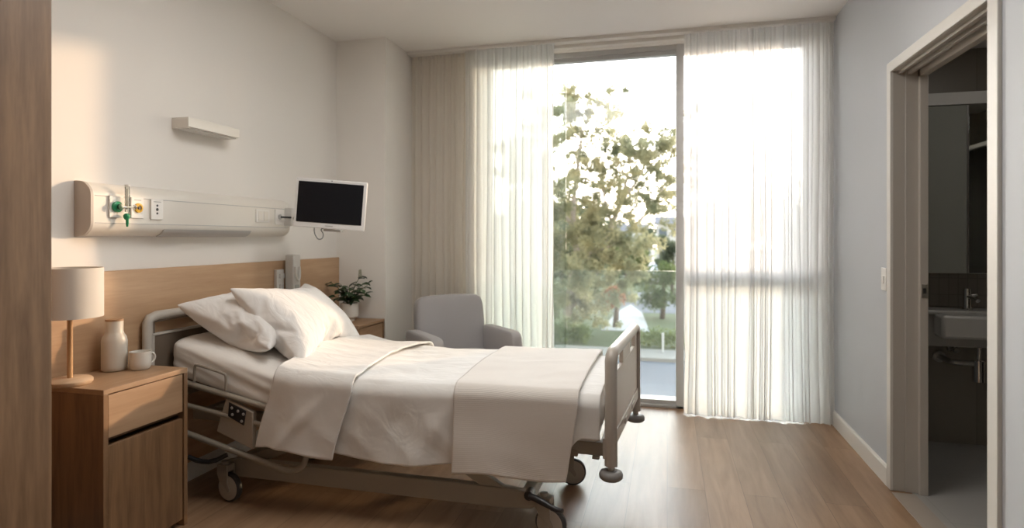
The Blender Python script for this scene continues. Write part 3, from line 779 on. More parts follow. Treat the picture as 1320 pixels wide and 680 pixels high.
# lowered side rail, tilting with the backrest
SRY = 2.385
rail = MB().tube([(-2.29, SRY-0.061, .583), (-2.228, SRY-0.057, .570), (-1.482, SRY-0.009, .405)], .0135, 12) \
    .tube([(-2.29, SRY-0.061, .478), (-2.228, SRY-0.057, .464), (-1.50, SRY-0.010, .336)], .0115, 12) \
    .tube([(-2.29, SRY-0.061, .350), (-2.228, SRY-0.057, .337), (-1.74, SRY-0.026, .205), (-1.66, SRY-0.020, .183), (-1.595, SRY-0.016, .205), (-1.572, SRY-0.015, .26), (-1.575, SRY-0.015, .34), (-1.56, SRY-0.014, .42)], .0135, 12, smooth=2)
rail.build('side_rail', bed_paint, bed, 60)
MB().tube([(-1.95, SRY-0.039+.01, .40), (-1.95, BN+.06, .37)], .010, 8).build('rail_mount', bed_paint, bed, 60)
MB().tube([(-1.60, SRY-0.017+.01, .32), (-1.60, BN+.06, .37)], .010, 8).build('rail_mount', bed_paint, bed, 60)
MB().tube([(-2.176, SRY-0.054-.004, .560), (-2.174, SRY-0.054-.004, .632), (-2.165, SRY-0.053-.004, .640), (-2.018, SRY-0.044-.004, .603), (-2.010, SRY-0.043-.004, .593), (-2.012, SRY-0.043-.004, .525)], .006, 10, smooth=2, M=Matrix.Translation((.035, 0, .012))).build('grip_loop', bed_paint, bed, 60)
cpm = plain('control_panel_beige', (.38, .325, .26), .45)
cp = MB().prism([(-1.977, 0.498), (-1.832, 0.446), (-1.834, 0.276), (-2.027, 0.343), (-2.022, 0.368)], 'y', (SRY-.04)-.006, (SRY-.04)+.022).build('control_panel', cpm, bed, bev=.004)
kp = MB().prism([(-1.957, 0.485), (-1.865, 0.451), (-1.877, 0.383), (-1.962, 0.420)], 'y', (SRY-.04)-.011, (SRY-.04)-.005).build('keypad', black_pl, cp, bev=.002)
for (bx, bz) in ((-1.940, 0.460), (-1.907, 0.448), (-1.878, 0.436), (-1.937, 0.430), (-1.887, 0.403)):
    MB().lathe([(.0, -.0135), (.007, -.0125), (.007, -.010)], (bx, (SRY-.04), bz), 14, 'y', cap=False).build('button', label_m, cp, 60)

# ------------------------------------------------------------------ mattress in its fitted sheet
def mtop(x):
    t = -1.62-x
    if t <= -.12: return .588
    if t < .12: return .588+.27*(t+.12)**2/.48
    return .588+.27*t
def mbot(x):
    t = -1.70-x
    return .427+(.25*t if t > 0 else 0)
mroot_loc = (-1.27, 2.84, .427)
mb = MB()
def mattress_fn(u, v):
    x = -2.305+(2.305-.262)*u
    e = min(u, 1-u)*2.035
    sh = math.sqrt(max(0, 1-(1-min(1, e/.05))**2))
    a = 2*PI*v
    zc = (mtop(x)+mbot(x))/2; hz = (mtop(x)-mbot(x))/2
    hy = (BF-BN)/2
    # rounded rectangle through superellipse
    c, s_ = math.cos(a), math.sin(a)
    n = 7.0
    k = (abs(c)**n+abs(s_)**n)**(-1/n)
    y = c*k*hy; z = s_*k*hz
    # rounder top edge
    inset = .035*(1-sh)
    y = y*(1-inset/hy*1.0); z = z*(.55+.45*sh)
    side = max(0, min(1, (abs(c)*k-.97)/.03))
    wr = noise.noise(Vector((x*2.2, z*30+x*4, y*.8)))*.006*side
    top = max(0, s_*k)
    wz = noise.noise(Vector((x*7, y*5, 2)))*.004*top
    return (x, 2.86+y*(1+wr/hy)+skew(x), zc+z+wz)
bm = bmesh.new(); NU, NV = 90, 120
gr = [[bm.verts.new(mattress_fn(i/(NU-1), (j+.5)/NV)) for j in range(NV)] for i in range(NU)]
for i in range(NU-1):
    for j_ in range(NV): bm.faces.new((gr[i][j_], gr[i+1][j_], gr[i+1][(j_+1)%NV], gr[i][(j_+1)%NV]))
bm.faces.new(gr[0]); bm.faces.new(gr[-1][::-1])
mt = link_bm('mattress', bm, sheet_m, None, 60, mroot_loc)
tag(mt, 'mattress in a white fitted sheet on the hospital bed, its head end raised', 'mattress')

# ------------------------------------------------------------------ duvet, cuff and throw: draped sheets
def lerp(a, b, t): return a+(b-a)*t
def sm(t): t = max(0, min(1, t)); return t*t*(3-2*t)
def drape(x_top, x_hem, zh_near, zh_far, off, s, bulge=0.0):
    """point on the cross-section at path position s (0 near hem .. 1 far hem); returns x,y,z,normal"""
    yN = BN-.022-off+skew(x_top); yF = BF+.03+off+skew(x_top)
    zt = mtop(x_top)+.014+off
    R = .055
    L1 = (zt-R)-zh_near; A = R*PI/2; L2 = (yF-R)-(yN+R); L3 = (zt-R)-zh_far
    T = L1+2*A+L2+L3; d = s*T
    if d < L1:
        k = 1-d/L1
        x = lerp(x_top, x_hem, k); return x, yN-.012*k, zh_near+d, (0, -1, 0), k
    d -= L1
    if d < A:
        a = d/R; return x_top, yN+R-R*math.cos(a), zt-R+R*math.sin(a), (0, -math.cos(a), math.sin(a)), 0
    d -= A
    if d < L2:
        q = d/L2; return x_top, yN+R+d, zt+bulge*math.sin(PI*q)**.7, (0, 0, 1), 0
    d -= L2
    if d < A:
        a = d/R; return x_top, yF-R+R*math.sin(a), zt-R+R*math.cos(a), (0, math.sin(a), math.cos(a)), 0
    d -= A
    return x_top, yF+.01*d/L3, zt-R-d, (0, 1, 0), 0
def cloth(name, topx, hemx, zhn, zhf, off, amp, seed, mat, parent=None, loc=None, nx=120, nv=170, bulge=0., thick=.010, crease=(), uv=False, ends=0.012):
    bm = bmesh.new(); g_ = []
    uvl = bm.loops.layers.uv.new('UVMap') if uv else None
    for i in range(nx):
        u_ = i/(nx-1); row = []
        for j in range(nv):
            s_ = j/(nv-1)
            xt, xh = topx(u_, s_), hemx(u_)
            x, y, z, n, k = drape(xt, xh, zhn(u_), zhf, off, s_, bulge)
            p = Vector((x*1.0, y, z))
            ny = Vector(n)
            w = noise.noise(Vector((x*3.1+seed, y*2.4, z*2.0)))*amp*1.2
            # diagonal drag lines on the hanging side, soft quilting on the top
            w += (1-abs(noise.noise(Vector((x*5+z*6+seed, z*2.2-x*1.5, seed)))*2))*amp*.5*(k if n[1] < 0 else .3)
            w += (1-abs(noise.noise(Vector((x*2.6+y*1.2, y*7-x*3, seed*2)))*2))*amp*.45*(1 if n[2] > .9 else .2)
            w += noise.noise(Vector((x*11, y*9+z*9, seed)))*amp*.22
            for (cx, cz, wd, am, sl) in crease:
                w += am*math.exp(-((x-cx-(z-cz)*sl)/wd)**2)*sm(k*2.2)
            if n[1] < 0: w += .012*k*math.sin(x*9+seed)*sm(k*1.2)
            if name == 'duvet' and x > -.86: w = w*.5-.006*sm((x+.86)/.1)-.014*k*sm((x+.5)/.1)
            p += ny*w
            e = min(u_, 1-u_)
            row.append(bm.verts.new(p))
        g_.append(row)
    for i in range(nx-1):
        for j in range(nv-1):
            f = bm.faces.new((g_[i][j], g_[i+1][j], g_[i+1][j+1], g_[i][j+1]))
            if uvl:
                for lp_, (a, b) in zip(f.loops, ((i, j), (i+1, j), (i+1, j+1), (i, j+1))):
                    lp_[uvl].uv = (a/(nx-1)*.5, b/(nv-1)*1.6)
    o = link_bm(name, bm, mat, parent, 180, loc)
    sd = o.modifiers.new('thick', 'SOLIDIFY'); sd.thickness = thick; sd.offset = 0
    return o
dloc = (-.95, 2.84, .60)
def duv_hem(u_):
    x = lerp(-1.47, -.262, u_)
    return .288+.015*math.sin(x*7)+(.155*sm((x+.46)/.13))
duvet = cloth('duvet', lambda u_, s_: lerp(-1.44, -.262, u_), lambda u_: lerp(-1.48, -.262, u_), duv_hem, .44, .004, .013, 5.3, duvet_m, loc=dloc, bulge=.012,
    crease=((-1.15, .45, .05, -.008, .5), (-.98, .40, .05, .007, .6), (-.72, .4, .05, .006, .5)))
tag(duvet, 'white duvet spread over the lower bed and hanging down its side', 'duvet')
cuff = cloth('turned_back_cuff', lambda u_, s_: lerp(-1.735, -1.355, u_)+.03*math.sin(s_*PI*2.5), lambda u_: lerp(-1.800, -1.412, u_), lambda u_: .298-.012*u_+.01*math.sin(u_*5), .45, .032, .010, 9.1, duvet_m, parent=duvet, bulge=.010, nx=70,
    crease=((-1.60, .40, .035, .010, .9), (-1.74, .33, .05, -.007, .35)))
throw = cloth('throw_blanket', lambda u_, s_: lerp(-.862, -.345, u_)-.03*s_*(1-u_)+.0*s_, lambda u_: lerp(-.868, -.395, u_), lambda u_: .262+.010*math.sin(u_*6), .44, .024, .006, 2.2, throw_m, loc=(-.6, 2.84, .61), bulge=.012, nx=70, uv=True, thick=.008)
tag(throw, 'folded white ribbed throw blanket laid across the foot of the bed', 'blanket')

# ------------------------------------------------------------------ pillows: cloth inflated by the solver, then laid in place
def inflate(W, H, nu, nv, press, shrink, seed, frames=26):
    bm = bmesh.new(); rnd = random.Random(seed)
    T = [[None]*nv for _ in range(nu)]; Bt = [[None]*nv for _ in range(nu)]
    for i in range(nu):
        for j in range(nv):
            x = (i/(nu-1)-.5)*W; y = (j/(nv-1)-.5)*H
            edge = i in (0, nu-1) or j in (0, nv-1)
            jit = 0 if edge else .0025
            T[i][j] = bm.verts.new((x, y, 0 if edge else .006+rnd.uniform(0, jit)))
            Bt[i][j] = T[i][j] if edge else bm.verts.new((x, y, -.006-rnd.uniform(0, jit)))
    for i in range(nu-1):
        for j in range(nv-1):
            bm.faces.new((T[i][j], T[i+1][j], T[i+1][j+1], T[i][j+1]))
            bm.faces.new((Bt[i][j], Bt[i][j+1], Bt[i+1][j+1], Bt[i+1][j]))
    me = bpy.data.meshes.new('pillow_sim'); bm.to_mesh(me); bm.free()
    o = bpy.data.objects.new('pillow_sim', me); COL.objects.link(o)
    m = o.modifiers.new('cloth', 'CLOTH'); st = m.settings
    st.quality = 6; st.mass = .15; st.tension_stiffness = 12; st.compression_stiffness = 12; st.shear_stiffness = 4
    st.bending_stiffness = .25; st.use_pressure = True; st.uniform_pressure_force = press; st.shrink_min = shrink
    st.effector_weights.gravity = 0; st.air_damping = 3
    m.collision_settings.use_collision = False; m.collision_settings.use_self_collision = False
    m.point_cache.frame_start = 1; m.point_cache.frame_end = frames+2
    sc = bpy.context.scene
    for f_ in range(1, frames+1): sc.frame_set(f_)
    dg = bpy.context.evaluated_depsgraph_get()
    me2 = bpy.data.meshes.new_from_object(o.evaluated_get(dg))
    bpy.data.objects.remove(o); sc.frame_set(1)
    return me2
def place_pillow(W, H, press, seed, near_top, near_bot, far_top, label, lift=0, thick=1.0, cup=0.0):
    A, Bq, Cq = Vector(near_top), Vector(near_bot), Vector(far_top)
    dn = (Bq-A); dn.normalize(); ac = (Cq-A); ac = (ac-dn*ac.dot(dn)).normalized(); n_ = ac.cross(dn)
    if n_.z < 0: n_ = -n_
    c_ = (A+Bq)/2 + ac*((Cq-A).dot(ac)/2) + n_*lift
    try:
        me = inflate(W, H, 46, 32, press, -.02, seed)
    except Exception as ex:
        print('sim failed', ex); me = None
    bm = bmesh.new(); bm.from_mesh(me); 
    zs = max(abs(v.co.z) for v in bm.verts); print('PILLOW half thickness', zs, 'dims', [max(v.co[i] for v in bm.verts)-min(v.co[i] for v in bm.verts) for i in range(3)])
    for v in bm.verts:
        p = v.co; x, y, z = p.x, -p.y, p.z*thick
        q = c_+ac*x-dn*y*-1*-1*-1+n_*(z+cup*((2*x/W)**2)) if False else c_+ac*x+dn*y+n_*(z+cup*((2*x/W)**2))
        v.co = q
    o = link_bm('pillow', bm, pillow_m, None, 180, tuple(c_-Vector((0, 0, .1))))
    s_ = o.modifiers.new('sub', 'SUBSURF'); s_.levels = s_.render_levels = 2
    return tag(o, label, 'pillow', 'white pillows at the head of the bed')
place_pillow(.76, .54, 2.2, 3, (-2.215, 2.35, .905), (-1.845, 2.42, .735), (-2.24, 3.08, .845), 'white pillow at the back, lying against the headboard and partly covered', thick=.9)
place_pillow(.80, .56, 2.4, 8, (-2.045, 2.475, .965), (-1.705, 2.495, .645), (-1.985, 3.19, .805), 'white pillow in front, propped up against the other pillow', lift=.015, thick=.82)

# ------------------------------------------------------------------ armchair
AC = (-1.388, 3.92); AR = math.radians(44)
ach = empty('armchair', (AC[0], AC[1], 0), 'grey upholstered armchair in the corner by the beige drape', 'armchair')
Ma = Matrix.Translation((AC[0], AC[1], 0)) @ Matrix.Rotation(AR, 4, 'Z')     # local: faces -y
rbox('arm', (-.335, -.30, .16), (-.235, .22, .607), chair_m, ach, .022, M=Ma)
rbox('arm', (.235, -.30, .16), (.335, .22, .607), chair_m, ach, .022, M=Ma)
rbox('base', (-.24, -.28, .16), (.24, .22, .32), chair_m, ach, .02, M=Ma)
rbox('seat_cushion', (-.233, -.295, .315), (.233, .14, .455), chair_m, ach, .04, puff=.015, M=Ma)
Mk = Ma @ Matrix.Translation((0, .145, .34)) @ Matrix.Rotation(math.radians(-8), 4, 'X')
rbox('backrest', (-.255, -.055, -.1), (.255, .06, .488), chair_m, ach, .022, puff=.012, M=Mk)
for sx in (-1, 1):
    for sy in (-1, 1):
        MB().lathe([(.012, 0), (.018, .17)], (sx*.28, -.04+sy*.2, 0), 12, M=Ma).build('leg', stem_wood, ach, 60)

# ------------------------------------------------------------------ bathroom beyond the doorway
BX0, BX1, BY0, BY1 = RX1+.13, 2.75, 1.7, 4.17
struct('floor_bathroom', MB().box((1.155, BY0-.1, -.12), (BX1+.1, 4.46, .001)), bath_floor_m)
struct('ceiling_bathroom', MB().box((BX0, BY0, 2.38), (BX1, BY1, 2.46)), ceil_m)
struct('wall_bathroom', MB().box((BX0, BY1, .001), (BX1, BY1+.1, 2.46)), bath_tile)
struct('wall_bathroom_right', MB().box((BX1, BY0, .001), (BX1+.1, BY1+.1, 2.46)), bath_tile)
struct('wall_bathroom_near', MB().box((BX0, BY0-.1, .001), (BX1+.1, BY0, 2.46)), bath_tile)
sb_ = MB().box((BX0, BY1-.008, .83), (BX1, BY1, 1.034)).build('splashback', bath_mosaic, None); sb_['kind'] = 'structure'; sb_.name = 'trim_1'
bh = MB().box((BX0, 4.02, 2.02), (BX1, BY1, 2.092)).build('trim_2', trim_m, None, bev=.002); bh['kind'] = 'structure'
mcab = empty('mirror_cabinet', (1.75, 4.1, 1.03), 'wall-hung bathroom cabinet with a grey door and a mirrored door above the basin', 'cabinet')
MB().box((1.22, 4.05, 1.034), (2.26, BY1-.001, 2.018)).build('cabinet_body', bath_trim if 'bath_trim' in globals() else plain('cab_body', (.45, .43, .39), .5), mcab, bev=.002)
MB().box((1.222, 4.03, 1.036), (1.690, 4.049, 2.016)).build('door', cab_glass, mcab, bev=.001)
MB().box((1.70, 4.03, 1.036), (2.258, 4.049, 2.016)).build('mirror_door', mirror_m, mcab, bev=.001)
MB().box((1.690, 4.028, 1.036), (1.698, 4.05, 2.016)).build('door_edge', steel, mcab)
vt = empty('vanity_shelf', (1.75, 4.0, .62), 'pale vanity ledge fixed to the bathroom wall under the basin', 'vanity')
MB().box((BX0+.002, 3.985, .612), (2.2, BY1-.009, .80)).build('vanity_front', plain('vanity_pale', (.50, .485, .45), .4), vt, bev=.004)
bas = empty('wash_basin', (1.8, 3.9, .68), 'white rectangular wash basin projecting from the bathroom vanity', 'basin')
bb = MB(); bb.box((1.50, 3.86, .672), (2.10, 3.9845, .806))
o = bb.build('basin_bowl', basin_m, bas, bev=.018)
MB().box((BX0+.003, 3.965, .80), (2.2, BY1-.010, .822)).build('basin_rim', basin_m, bas, bev=.006)
MB().box((1.52, 3.88, .803), (2.08, 3.96, .8075)).build('bowl_hollow', plain('basin_inner', (.50, .49, .46), .3), bas)
MB().lathe([(.014, 0), (.014, .004), (.0, .004)], (1.68, 3.99, .822), 16).build('overflow_cap', chrome, bas, 40)
ta = empty('basin_tap', (1.70, 4.05, .822), 'chrome mixer tap standing on the bathroom basin', 'tap')
MB().lathe([(.026, 0), (.026, .006), (.021, .01), (.021, .115), (.018, .125), (.0, .125)], (1.70, 4.05, .822), 24).build('tap_body', chrome, ta, 50)
MB().tube([(1.70, 4.05, .90), (1.70, 3.96, .895), (1.70, 3.925, .885)], .011, 12).build('spout', chrome, ta, 60)
MB().tube([(1.70, 4.05, .905), (1.73, 4.045, .908), (1.748, 4.045, .912)], .007, 10).build('lever', chrome, ta, 60)
bt_ = empty('bottle_trap', (1.73, 4.05, .30), 'chrome bottle trap pipe hanging under the bathroom basin', 'pipe')
MB().lathe([(.013, .192), (.013, .125), (.020, .122), (.034, .12), (.034, .0), (.028, -.004), (.0, -.005)], (1.73, 3.98, .42), 24).build('trap_cup', chrome, bt_, 50)
MB().tube([(1.73, 3.98, .522), (1.63, 3.985, .522), (1.60, 4.0, .522), (1.60, 4.03, .522), (1.60, BY1-.002, .522)], .016, 12, smooth=2).lathe([(.034, -.012), (.034, 0)], (1.60, BY1-.001, .522), 20, 'y').build('outlet_pipe', steel, bt_, 60)
for vx in (1.50, 1.66):
    v_ = empty('angle_valve', (vx, 4.14, .575), 'small chrome angle valve on the bathroom wall %s' % ('left of the bottle trap' if vx < 1.6 else 'just behind the bottle trap'), 'valve', 'valves under the basin')
    MB().tube([(vx, BY1-.002, .575), (vx, 4.11, .575), (vx+.01, 4.11, .61)], .009, 10).lathe([(.02, 0), (.02, .006)], (vx, BY1-.008, .575), 16, 'y').build('valve_body', chrome, v_, 60)
    MB().lathe([(.014, -.02), (.014, .0)], (vx, 4.10, .575), 12, 'y').build('valve_knob', steel, v_, 60)
ss = empty('shower_screen', (2.3, 3.3, .001), 'glass shower screen reflected in the bathroom mirror', 'shower screen')
MB().box((2.295, 2.3, .03), (2.303, BY1-.012, 1.93)).build('screen_glass', glass_m, ss)
MB().box((2.285, 2.3, 1.93), (2.313, BY1-.012, 1.96)).box((2.285, 2.27, .001), (2.313, 2.3, 1.96)).box((2.285, 2.3, .001), (2.313, BY1-.012, .03)).build('screen_frame', white_pl, ss, bev=.002)

# ------------------------------------------------------------------ outdoors, one storey below
GZ = -3.0
def omat(name, rgb, rough=.9, var=.15, scale=2.0):
    m, nt, b = new_mat(name)
    b.inputs['Roughness'].default_value = rough; b.inputs['Specular IOR Level'].default_value = .2
    tc = N(nt, 'ShaderNodeTexCoord'); n = N(nt, 'ShaderNodeTexNoise'); n.inputs['Scale'].default_value = scale; n.inputs['Detail'].default_value = 5
    nt.links.new(tc.outputs['Object'], n.inputs['Vector'])
    r = N(nt, 'ShaderNodeMapRange'); r.inputs['To Min'].default_value = 1-var*2; r.inputs['To Max'].default_value = 1+var*2
    nt.links.new(n.outputs['Fac'], r.inputs['Value'])
    mx = N(nt, 'ShaderNodeVectorMath', operation='SCALE'); mx.inputs[0].default_value = rgb
    nt.links.new(r.outputs[0], mx.inputs['Scale']); nt.links.new(mx.outputs[0], b.inputs['Base Color'])
    return m
def leafmat(name, a, c, trans=.35):
    """leaf colour varies from clump to clump; leaves let light through"""
    m, nt, b = new_mat(name); nt.nodes.remove(b); out = nt.nodes['Material Output']
    tc = N(nt, 'ShaderNodeTexCoord'); n = N(nt, 'ShaderNodeTexNoise'); n.inputs['Scale'].default_value = .9; n.inputs['Detail'].default_value = 3
    nt.links.new(tc.outputs['Object'], n.inputs['Vector'])
    cr = N(nt, 'ShaderNodeValToRGB'); cr.color_ramp.elements[0].position = .35; cr.color_ramp.elements[0].color = (*a, 1)
    cr.color_ramp.elements[1].position = .65; cr.color_ramp.elements[1].color = (*c, 1)
    nt.links.new(n.outputs['Fac'], cr.inputs[0])
    d_ = N(nt, 'ShaderNodeBsdfDiffuse'); t = N(nt, 'ShaderNodeBsdfTranslucent'); mx = N(nt, 'ShaderNodeMixShader'); mx.inputs[0].default_value = trans
    nt.links.new(cr.outputs[0], d_.inputs[0]); nt.links.new(cr.outputs[0], t.inputs[0])
    nt.links.new(d_.outputs[0], mx.inputs[1]); nt.links.new(t.outputs[0], mx.inputs[2]); nt.links.new(mx.outputs[0], out.inputs[0])
    return m
asphalt = omat('asphalt', (.125, .13, .145), var=.05)
paving = omat('pale_paving', (.24, .225, .20), var=.05)
grass_m = omat('lawn', (.085, .10, .05), scale=3)
bark = omat('pale_bark', (.38, .345, .30), scale=6)
bark_d = omat('dark_bark', (.12, .09, .07), scale=6)
euc = leafmat('eucalypt_leaves', (.19, .215, .135), (.46, .43, .26), .5)  # haze and lens flare over the tree put into paler leaf colours
green1 = leafmat('green_leaves', (.08, .115, .05), (.19, .22, .09))
green2 = leafmat('blue_green_leaves', (.08, .105, .07), (.15, .17, .11))
orange_l = leafmat('orange_leaves', (.34, .17, .10), (.48, .26, .16))
hedge_l = leafmat('hedge_leaves', (.12, .155, .06), (.28, .31, .12))
struct('trim_street', MB().box((-60, 5.2, GZ-.5), (60, 21.0, GZ)), asphalt)
bpy.data.objects['trim_street']['kind'] = 'structure'
struct('trim_kerb', MB().box((-60, 21.0, GZ-.5), (60, 21.25, GZ+.12)), paving)
struct('trim_footpath', MB().box((-60, 21.25, GZ-.5), (60, 22.8, GZ+.10)), paving)
struct('trim_lawn', MB().box((-120, 22.8, GZ-.6), (120, 220, GZ+.05)), grass_m)
drv = MB().prism([(-2.9, 27.2), (-.75, 27.2), (-1.35, 34.0), (-2.2, 38.0), (-2.75, 34.0)], 'z', GZ+.04, GZ+.07)
struct('trim_driveway', drv, plain('pale_concrete', (.34, .34, .335), .8))
struct('trim_side_road', MB().box((-3.0, 34.1, GZ+.04), (1.0, 47, GZ+.062)), asphalt)

def cards(mb, c_, r, n, size, rnd, flat=.8):
    for _ in range(n):
        while True:
            p = Vector((rnd.uniform(-1, 1), rnd.uniform(-1, 1), rnd.uniform(-1, 1)))
            if p.length <= 1: break
        p = p*(.55+.45*p.length)
        p = Vector((c_[0]+p.x*r[0], c_[1]+p.y*r[1], c_[2]+p.z*r[2]))
        a = Vector((rnd.gauss(0, 1), rnd.gauss(0, 1), rnd.gauss(-.3, 1))).normalized()
        b_ = a.cross(Vector((rnd.gauss(0, 1), rnd.gauss(0, 1), rnd.gauss(0, 1)))).normalized()
        L_ = size*rnd.uniform(.6, 1.3); W_ = L_*.42
        v = [mb.bm.verts.new(q) for q in (p, p+a*L_*.5+b_*W_*.5, p+a*L_, p+a*L_*.5-b_*W_*.5)]
        mb.bm.faces.new(v)
# the big pale-barked gum tree beyond the street
rnd = random.Random(12)
TY = 26.0; PXM = 26*1.0/769.
tb = Vector((-3.4, 26.0, GZ))
gum = empty('gum_tree', tuple(tb), 'large airy gum tree with pale curving branches beyond the street', 'tree')
def tp(px, py, dy=0.0):         # metres, in the plane of the tree, measured from the trunk
    k = (px-735)*PXM; return Vector((-3.75+k*.968-dy*.25, 25.6+k*.25+dy, 1.244-(py-306)*PXM))
tr_ = MB()
base = tp(722, 450); base.z = GZ
tr_.tube([base, tp(722, 400), tp(730, 350), tp(736, 330)], [.22, .2, .17, .14], 10, smooth=2)
tr_.tube([tp(730, 352), tp(752, 326), tp(772, 318), tp(779, 288), tp(792, 258), tp(800, 225)], [.15, .13, .11, .10, .08, .05], 10, smooth=2)
tr_.tube([tp(736, 335), tp(728, 280), tp(735, 220), tp(742, 160)], [.13, .11, .08, .04], 8, smooth=2)
tr_.tube([tp(772, 318), tp(800, 300), tp(835, 262), tp(850, 230)], [.09, .07, .05, .03], 8, smooth=2)
tr_.tube([tp(722, 400), tp(742, 380), tp(752, 362), tp(762, 350)], [.10, .08, .06, .04], 8, smooth=2)
tr_.tube([tp(779, 288), tp(765, 240), tp(770, 190)], [.06, .05, .03], 8, smooth=2)
tr_.tube([tp(792, 258), tp(818, 225), tp(828, 190)], [.06, .04, .02], 8, smooth=2)
tr_.tube([tp(728, 290), tp(690, 240), tp(670, 180)], [.09, .07, .04], 8, smooth=2)
tr_.build('trunk', bark, gum, 180)
cl = [(745,135,20),(728,158,16),(768,152,20),(740,185,15),(778,185,18),(797,207,20),(815,215,20),(822,172,16),(842,188,18),(858,208,14),(858,235,14),(838,240,14),(765,222,17),(733,225,18),(733,255,22),(795,235,14),
      (858,262,12),(762,262,20),(738,292,24),(775,292,20),(803,268,17),(830,262,12),(770,330,24),(738,340,24),(800,322,22),(752,372,24),(782,368,22),(808,345,14),(728,375,18),(742,405,14),(776,398,12),(820,295,10),(846,290,8),
      (700,150,22),(680,190,26),(700,230,24),(670,240,26),(690,290,28),(660,300,24),(700,340,26),(670,350,24),(650,210,18),(700,385,22),(790,160,8),(812,245,12),(725,120,8)]
cr_ = MB()
for (px, py, r) in cl:
    dy = rnd.uniform(-1.6, 1.6); r_ = r*PXM*1.65
    cpt = tp(px, py, dy)
    for k in range(15):
        off = Vector((rnd.gauss(0, .48)*r_, rnd.uniform(-.9, .9)*r_, rnd.gauss(0, .45)*r_))
        rs = r_*rnd.uniform(.16, .30)
        cards(cr_, cpt+off, (rs*1.15, rs*1.2, rs*.9), int(115*(r/18)**2), .15, rnd)
cr_.build('crown', euc, gum)
def bush(name, x, y, w_, h, z0, n, size, mat, label, cat='tree', trunk=True, seed=1, group=None, lump=5, barkm=None):
    rnd = random.Random(seed)
    t_ = empty(name, (x, y, GZ), label, cat, group)
    f_ = MB()
    for k in range(lump):
        ox, oy, oz = rnd.uniform(-.5, .5)*w_, rnd.uniform(-.4, .4)*w_, rnd.uniform(.25, .85)*h
        rr = w_*rnd.uniform(.28, .42)
        cards(f_, (x+ox, y+oy, z0+oz), (rr, rr, min(rr, h*.35)), n//lump, size, rnd)
    f_.build('crown', mat, t_)
    if trunk: MB().tube([(x, y, GZ), (x+.1, y, z0+h*.3), (x, y, z0+h*.7)], [.14, .10, .05], 8).build('trunk', barkm or bark_d, t_, 180)
    return t_
TG = 'trees beyond the street'
bush('tree', -.25, 31.8, 1.7, 3.0, -2.7, 3600, .2, green1, 'round dense green tree at the right of the pale driveway', seed=2, lump=8)
bush('tree', .35, 46, 1.5, 2.9, -1.4, 2000, .28, green2, 'soft green tree near the pane edge, behind the round dense tree', seed=3, lump=6)
bush('tree', -2.75, 40.5, 2.1, 3.6, -2.6, 3600, .28, green1, 'mid-green tree at the left of the side road, just behind the gum tree', seed=4, lump=8)
bush('tree', -6.3, 36, 4.6, 6.4, -2.6, 5200, .36, green2, 'broad green tree behind the left part of the gum tree', seed=5, lump=9)
bush('tree', -2.0, 60, 1.3, 4.6, -1.6, 1400, .34, green2, 'distant narrow tree standing between the pale houses', seed=6, lump=5)
bush('tree', 5.2, 70, 5.0, 6.0, -1.2, 3000, .5, green2, 'distant broad tree at the right, below the skyline', seed=7, lump=8)
bush('tree', -13, 75, 9, 8, -2, 3600, .6, green2, 'distant tree at the left beyond the gum tree', seed=8, lump=9)
bush('tree', 7.5, 40, 5, 7.0, -2.4, 3600, .45, green1, 'leafy tree seen faintly through the right sheer curtain', seed=9, lump=9)
bush('tree', -7.5, 118, 13, 7.5, -2.5, 2600, .9, green2, 'low wooded skyline behind the pale houses, left part', seed=21, lump=9, trunk=False)
bush('tree', 5.0, 122, 13, 6.8, -2.5, 2600, .9, green2, 'low wooded skyline behind the pale houses, right part', seed=22, lump=9, trunk=False)
bush('autumn_tree', -2.35, 28.2, 1.1, 1.5, -2.2, 1500, .2, orange_l, 'small orange-leaved tree under the gum tree', seed=10, lump=5)
for k, (hx, lw, hh, mt_, lb) in enumerate(((-6.9, 2.6, .9, hedge_l, 'clipped hedge section farthest left behind the footpath'), (-3.9, 1.5, .8, green1, 'low hedge section below the trunk of the gum tree'), (.55, 2.6, .75, hedge_l, 'low hedge to the right of the driveway'), (4.2, 3.0, .9, green1, 'low hedge farthest right behind the footpath'))):
    t_ = empty('hedge', (hx, 23.6, GZ+.05), lb, 'hedge', 'hedges along the footpath')
    f_ = MB(); rnd = random.Random(40+k)
    for q in range(6):
        cards(f_, (hx+(q/5-.5)*lw, 23.6+rnd.uniform(-.1, .1), GZ+.05+hh*.5), (lw*.16, .4, hh*.52), 330, .13, rnd)
    f_.build('foliage', mt_, t_)
# houses and a parked car
roof_g = omat('roof_grey', (.16, .16, .17), var=.05); wall_c = plain('render_cream', (.45, .42, .38), .8); wall_w = plain('render_white', (.52, .52, .51), .8)
pane_m = plain('house_window_glass', (.10, .13, .16), .15)
def house(x, y, w_, d_, h, rh, wm, rm, label, nw=3):
    r = empty('house', (x, y, GZ), label, 'house', None)
    z0 = GZ
    MB().box((x-w_/2, y-d_/2, z0), (x+w_/2, y+d_/2, z0+h)).build('wall', wm, r)
    o_ = .4
    MB().prism([(y-d_/2-o_, z0+h-.02), (y+d_/2+o_, z0+h-.02), (y, z0+h+rh)], 'x', x-w_/2-o_, x+w_/2+o_).build('roof', rm, r)
    for q in range(nw):
        cx = x+(q-(nw-1)/2)*w_/nw
        MB().box((cx-.6, y-d_/2-.05, z0+h-2.0), (cx+.6, y-d_/2+.02, z0+h-.8)).build('window', pane_m, r)
house(-5.0, 80, 4.4, 6, 4.9, 1.1, wall_c, roof_g, 'pale two-storey house between the gum tree branches')
house(1.2, 98, 5.5, 6, 6.4, 1.2, wall_w, roof_g, 'distant white house below the skyline at the right')
house(-3.3, 67, 3.6, 5, 3.9, .8, wall_w, plain('roof_pale', (.38, .38, .38), .7), 'small white house with a pale roof nearer the street', 2)
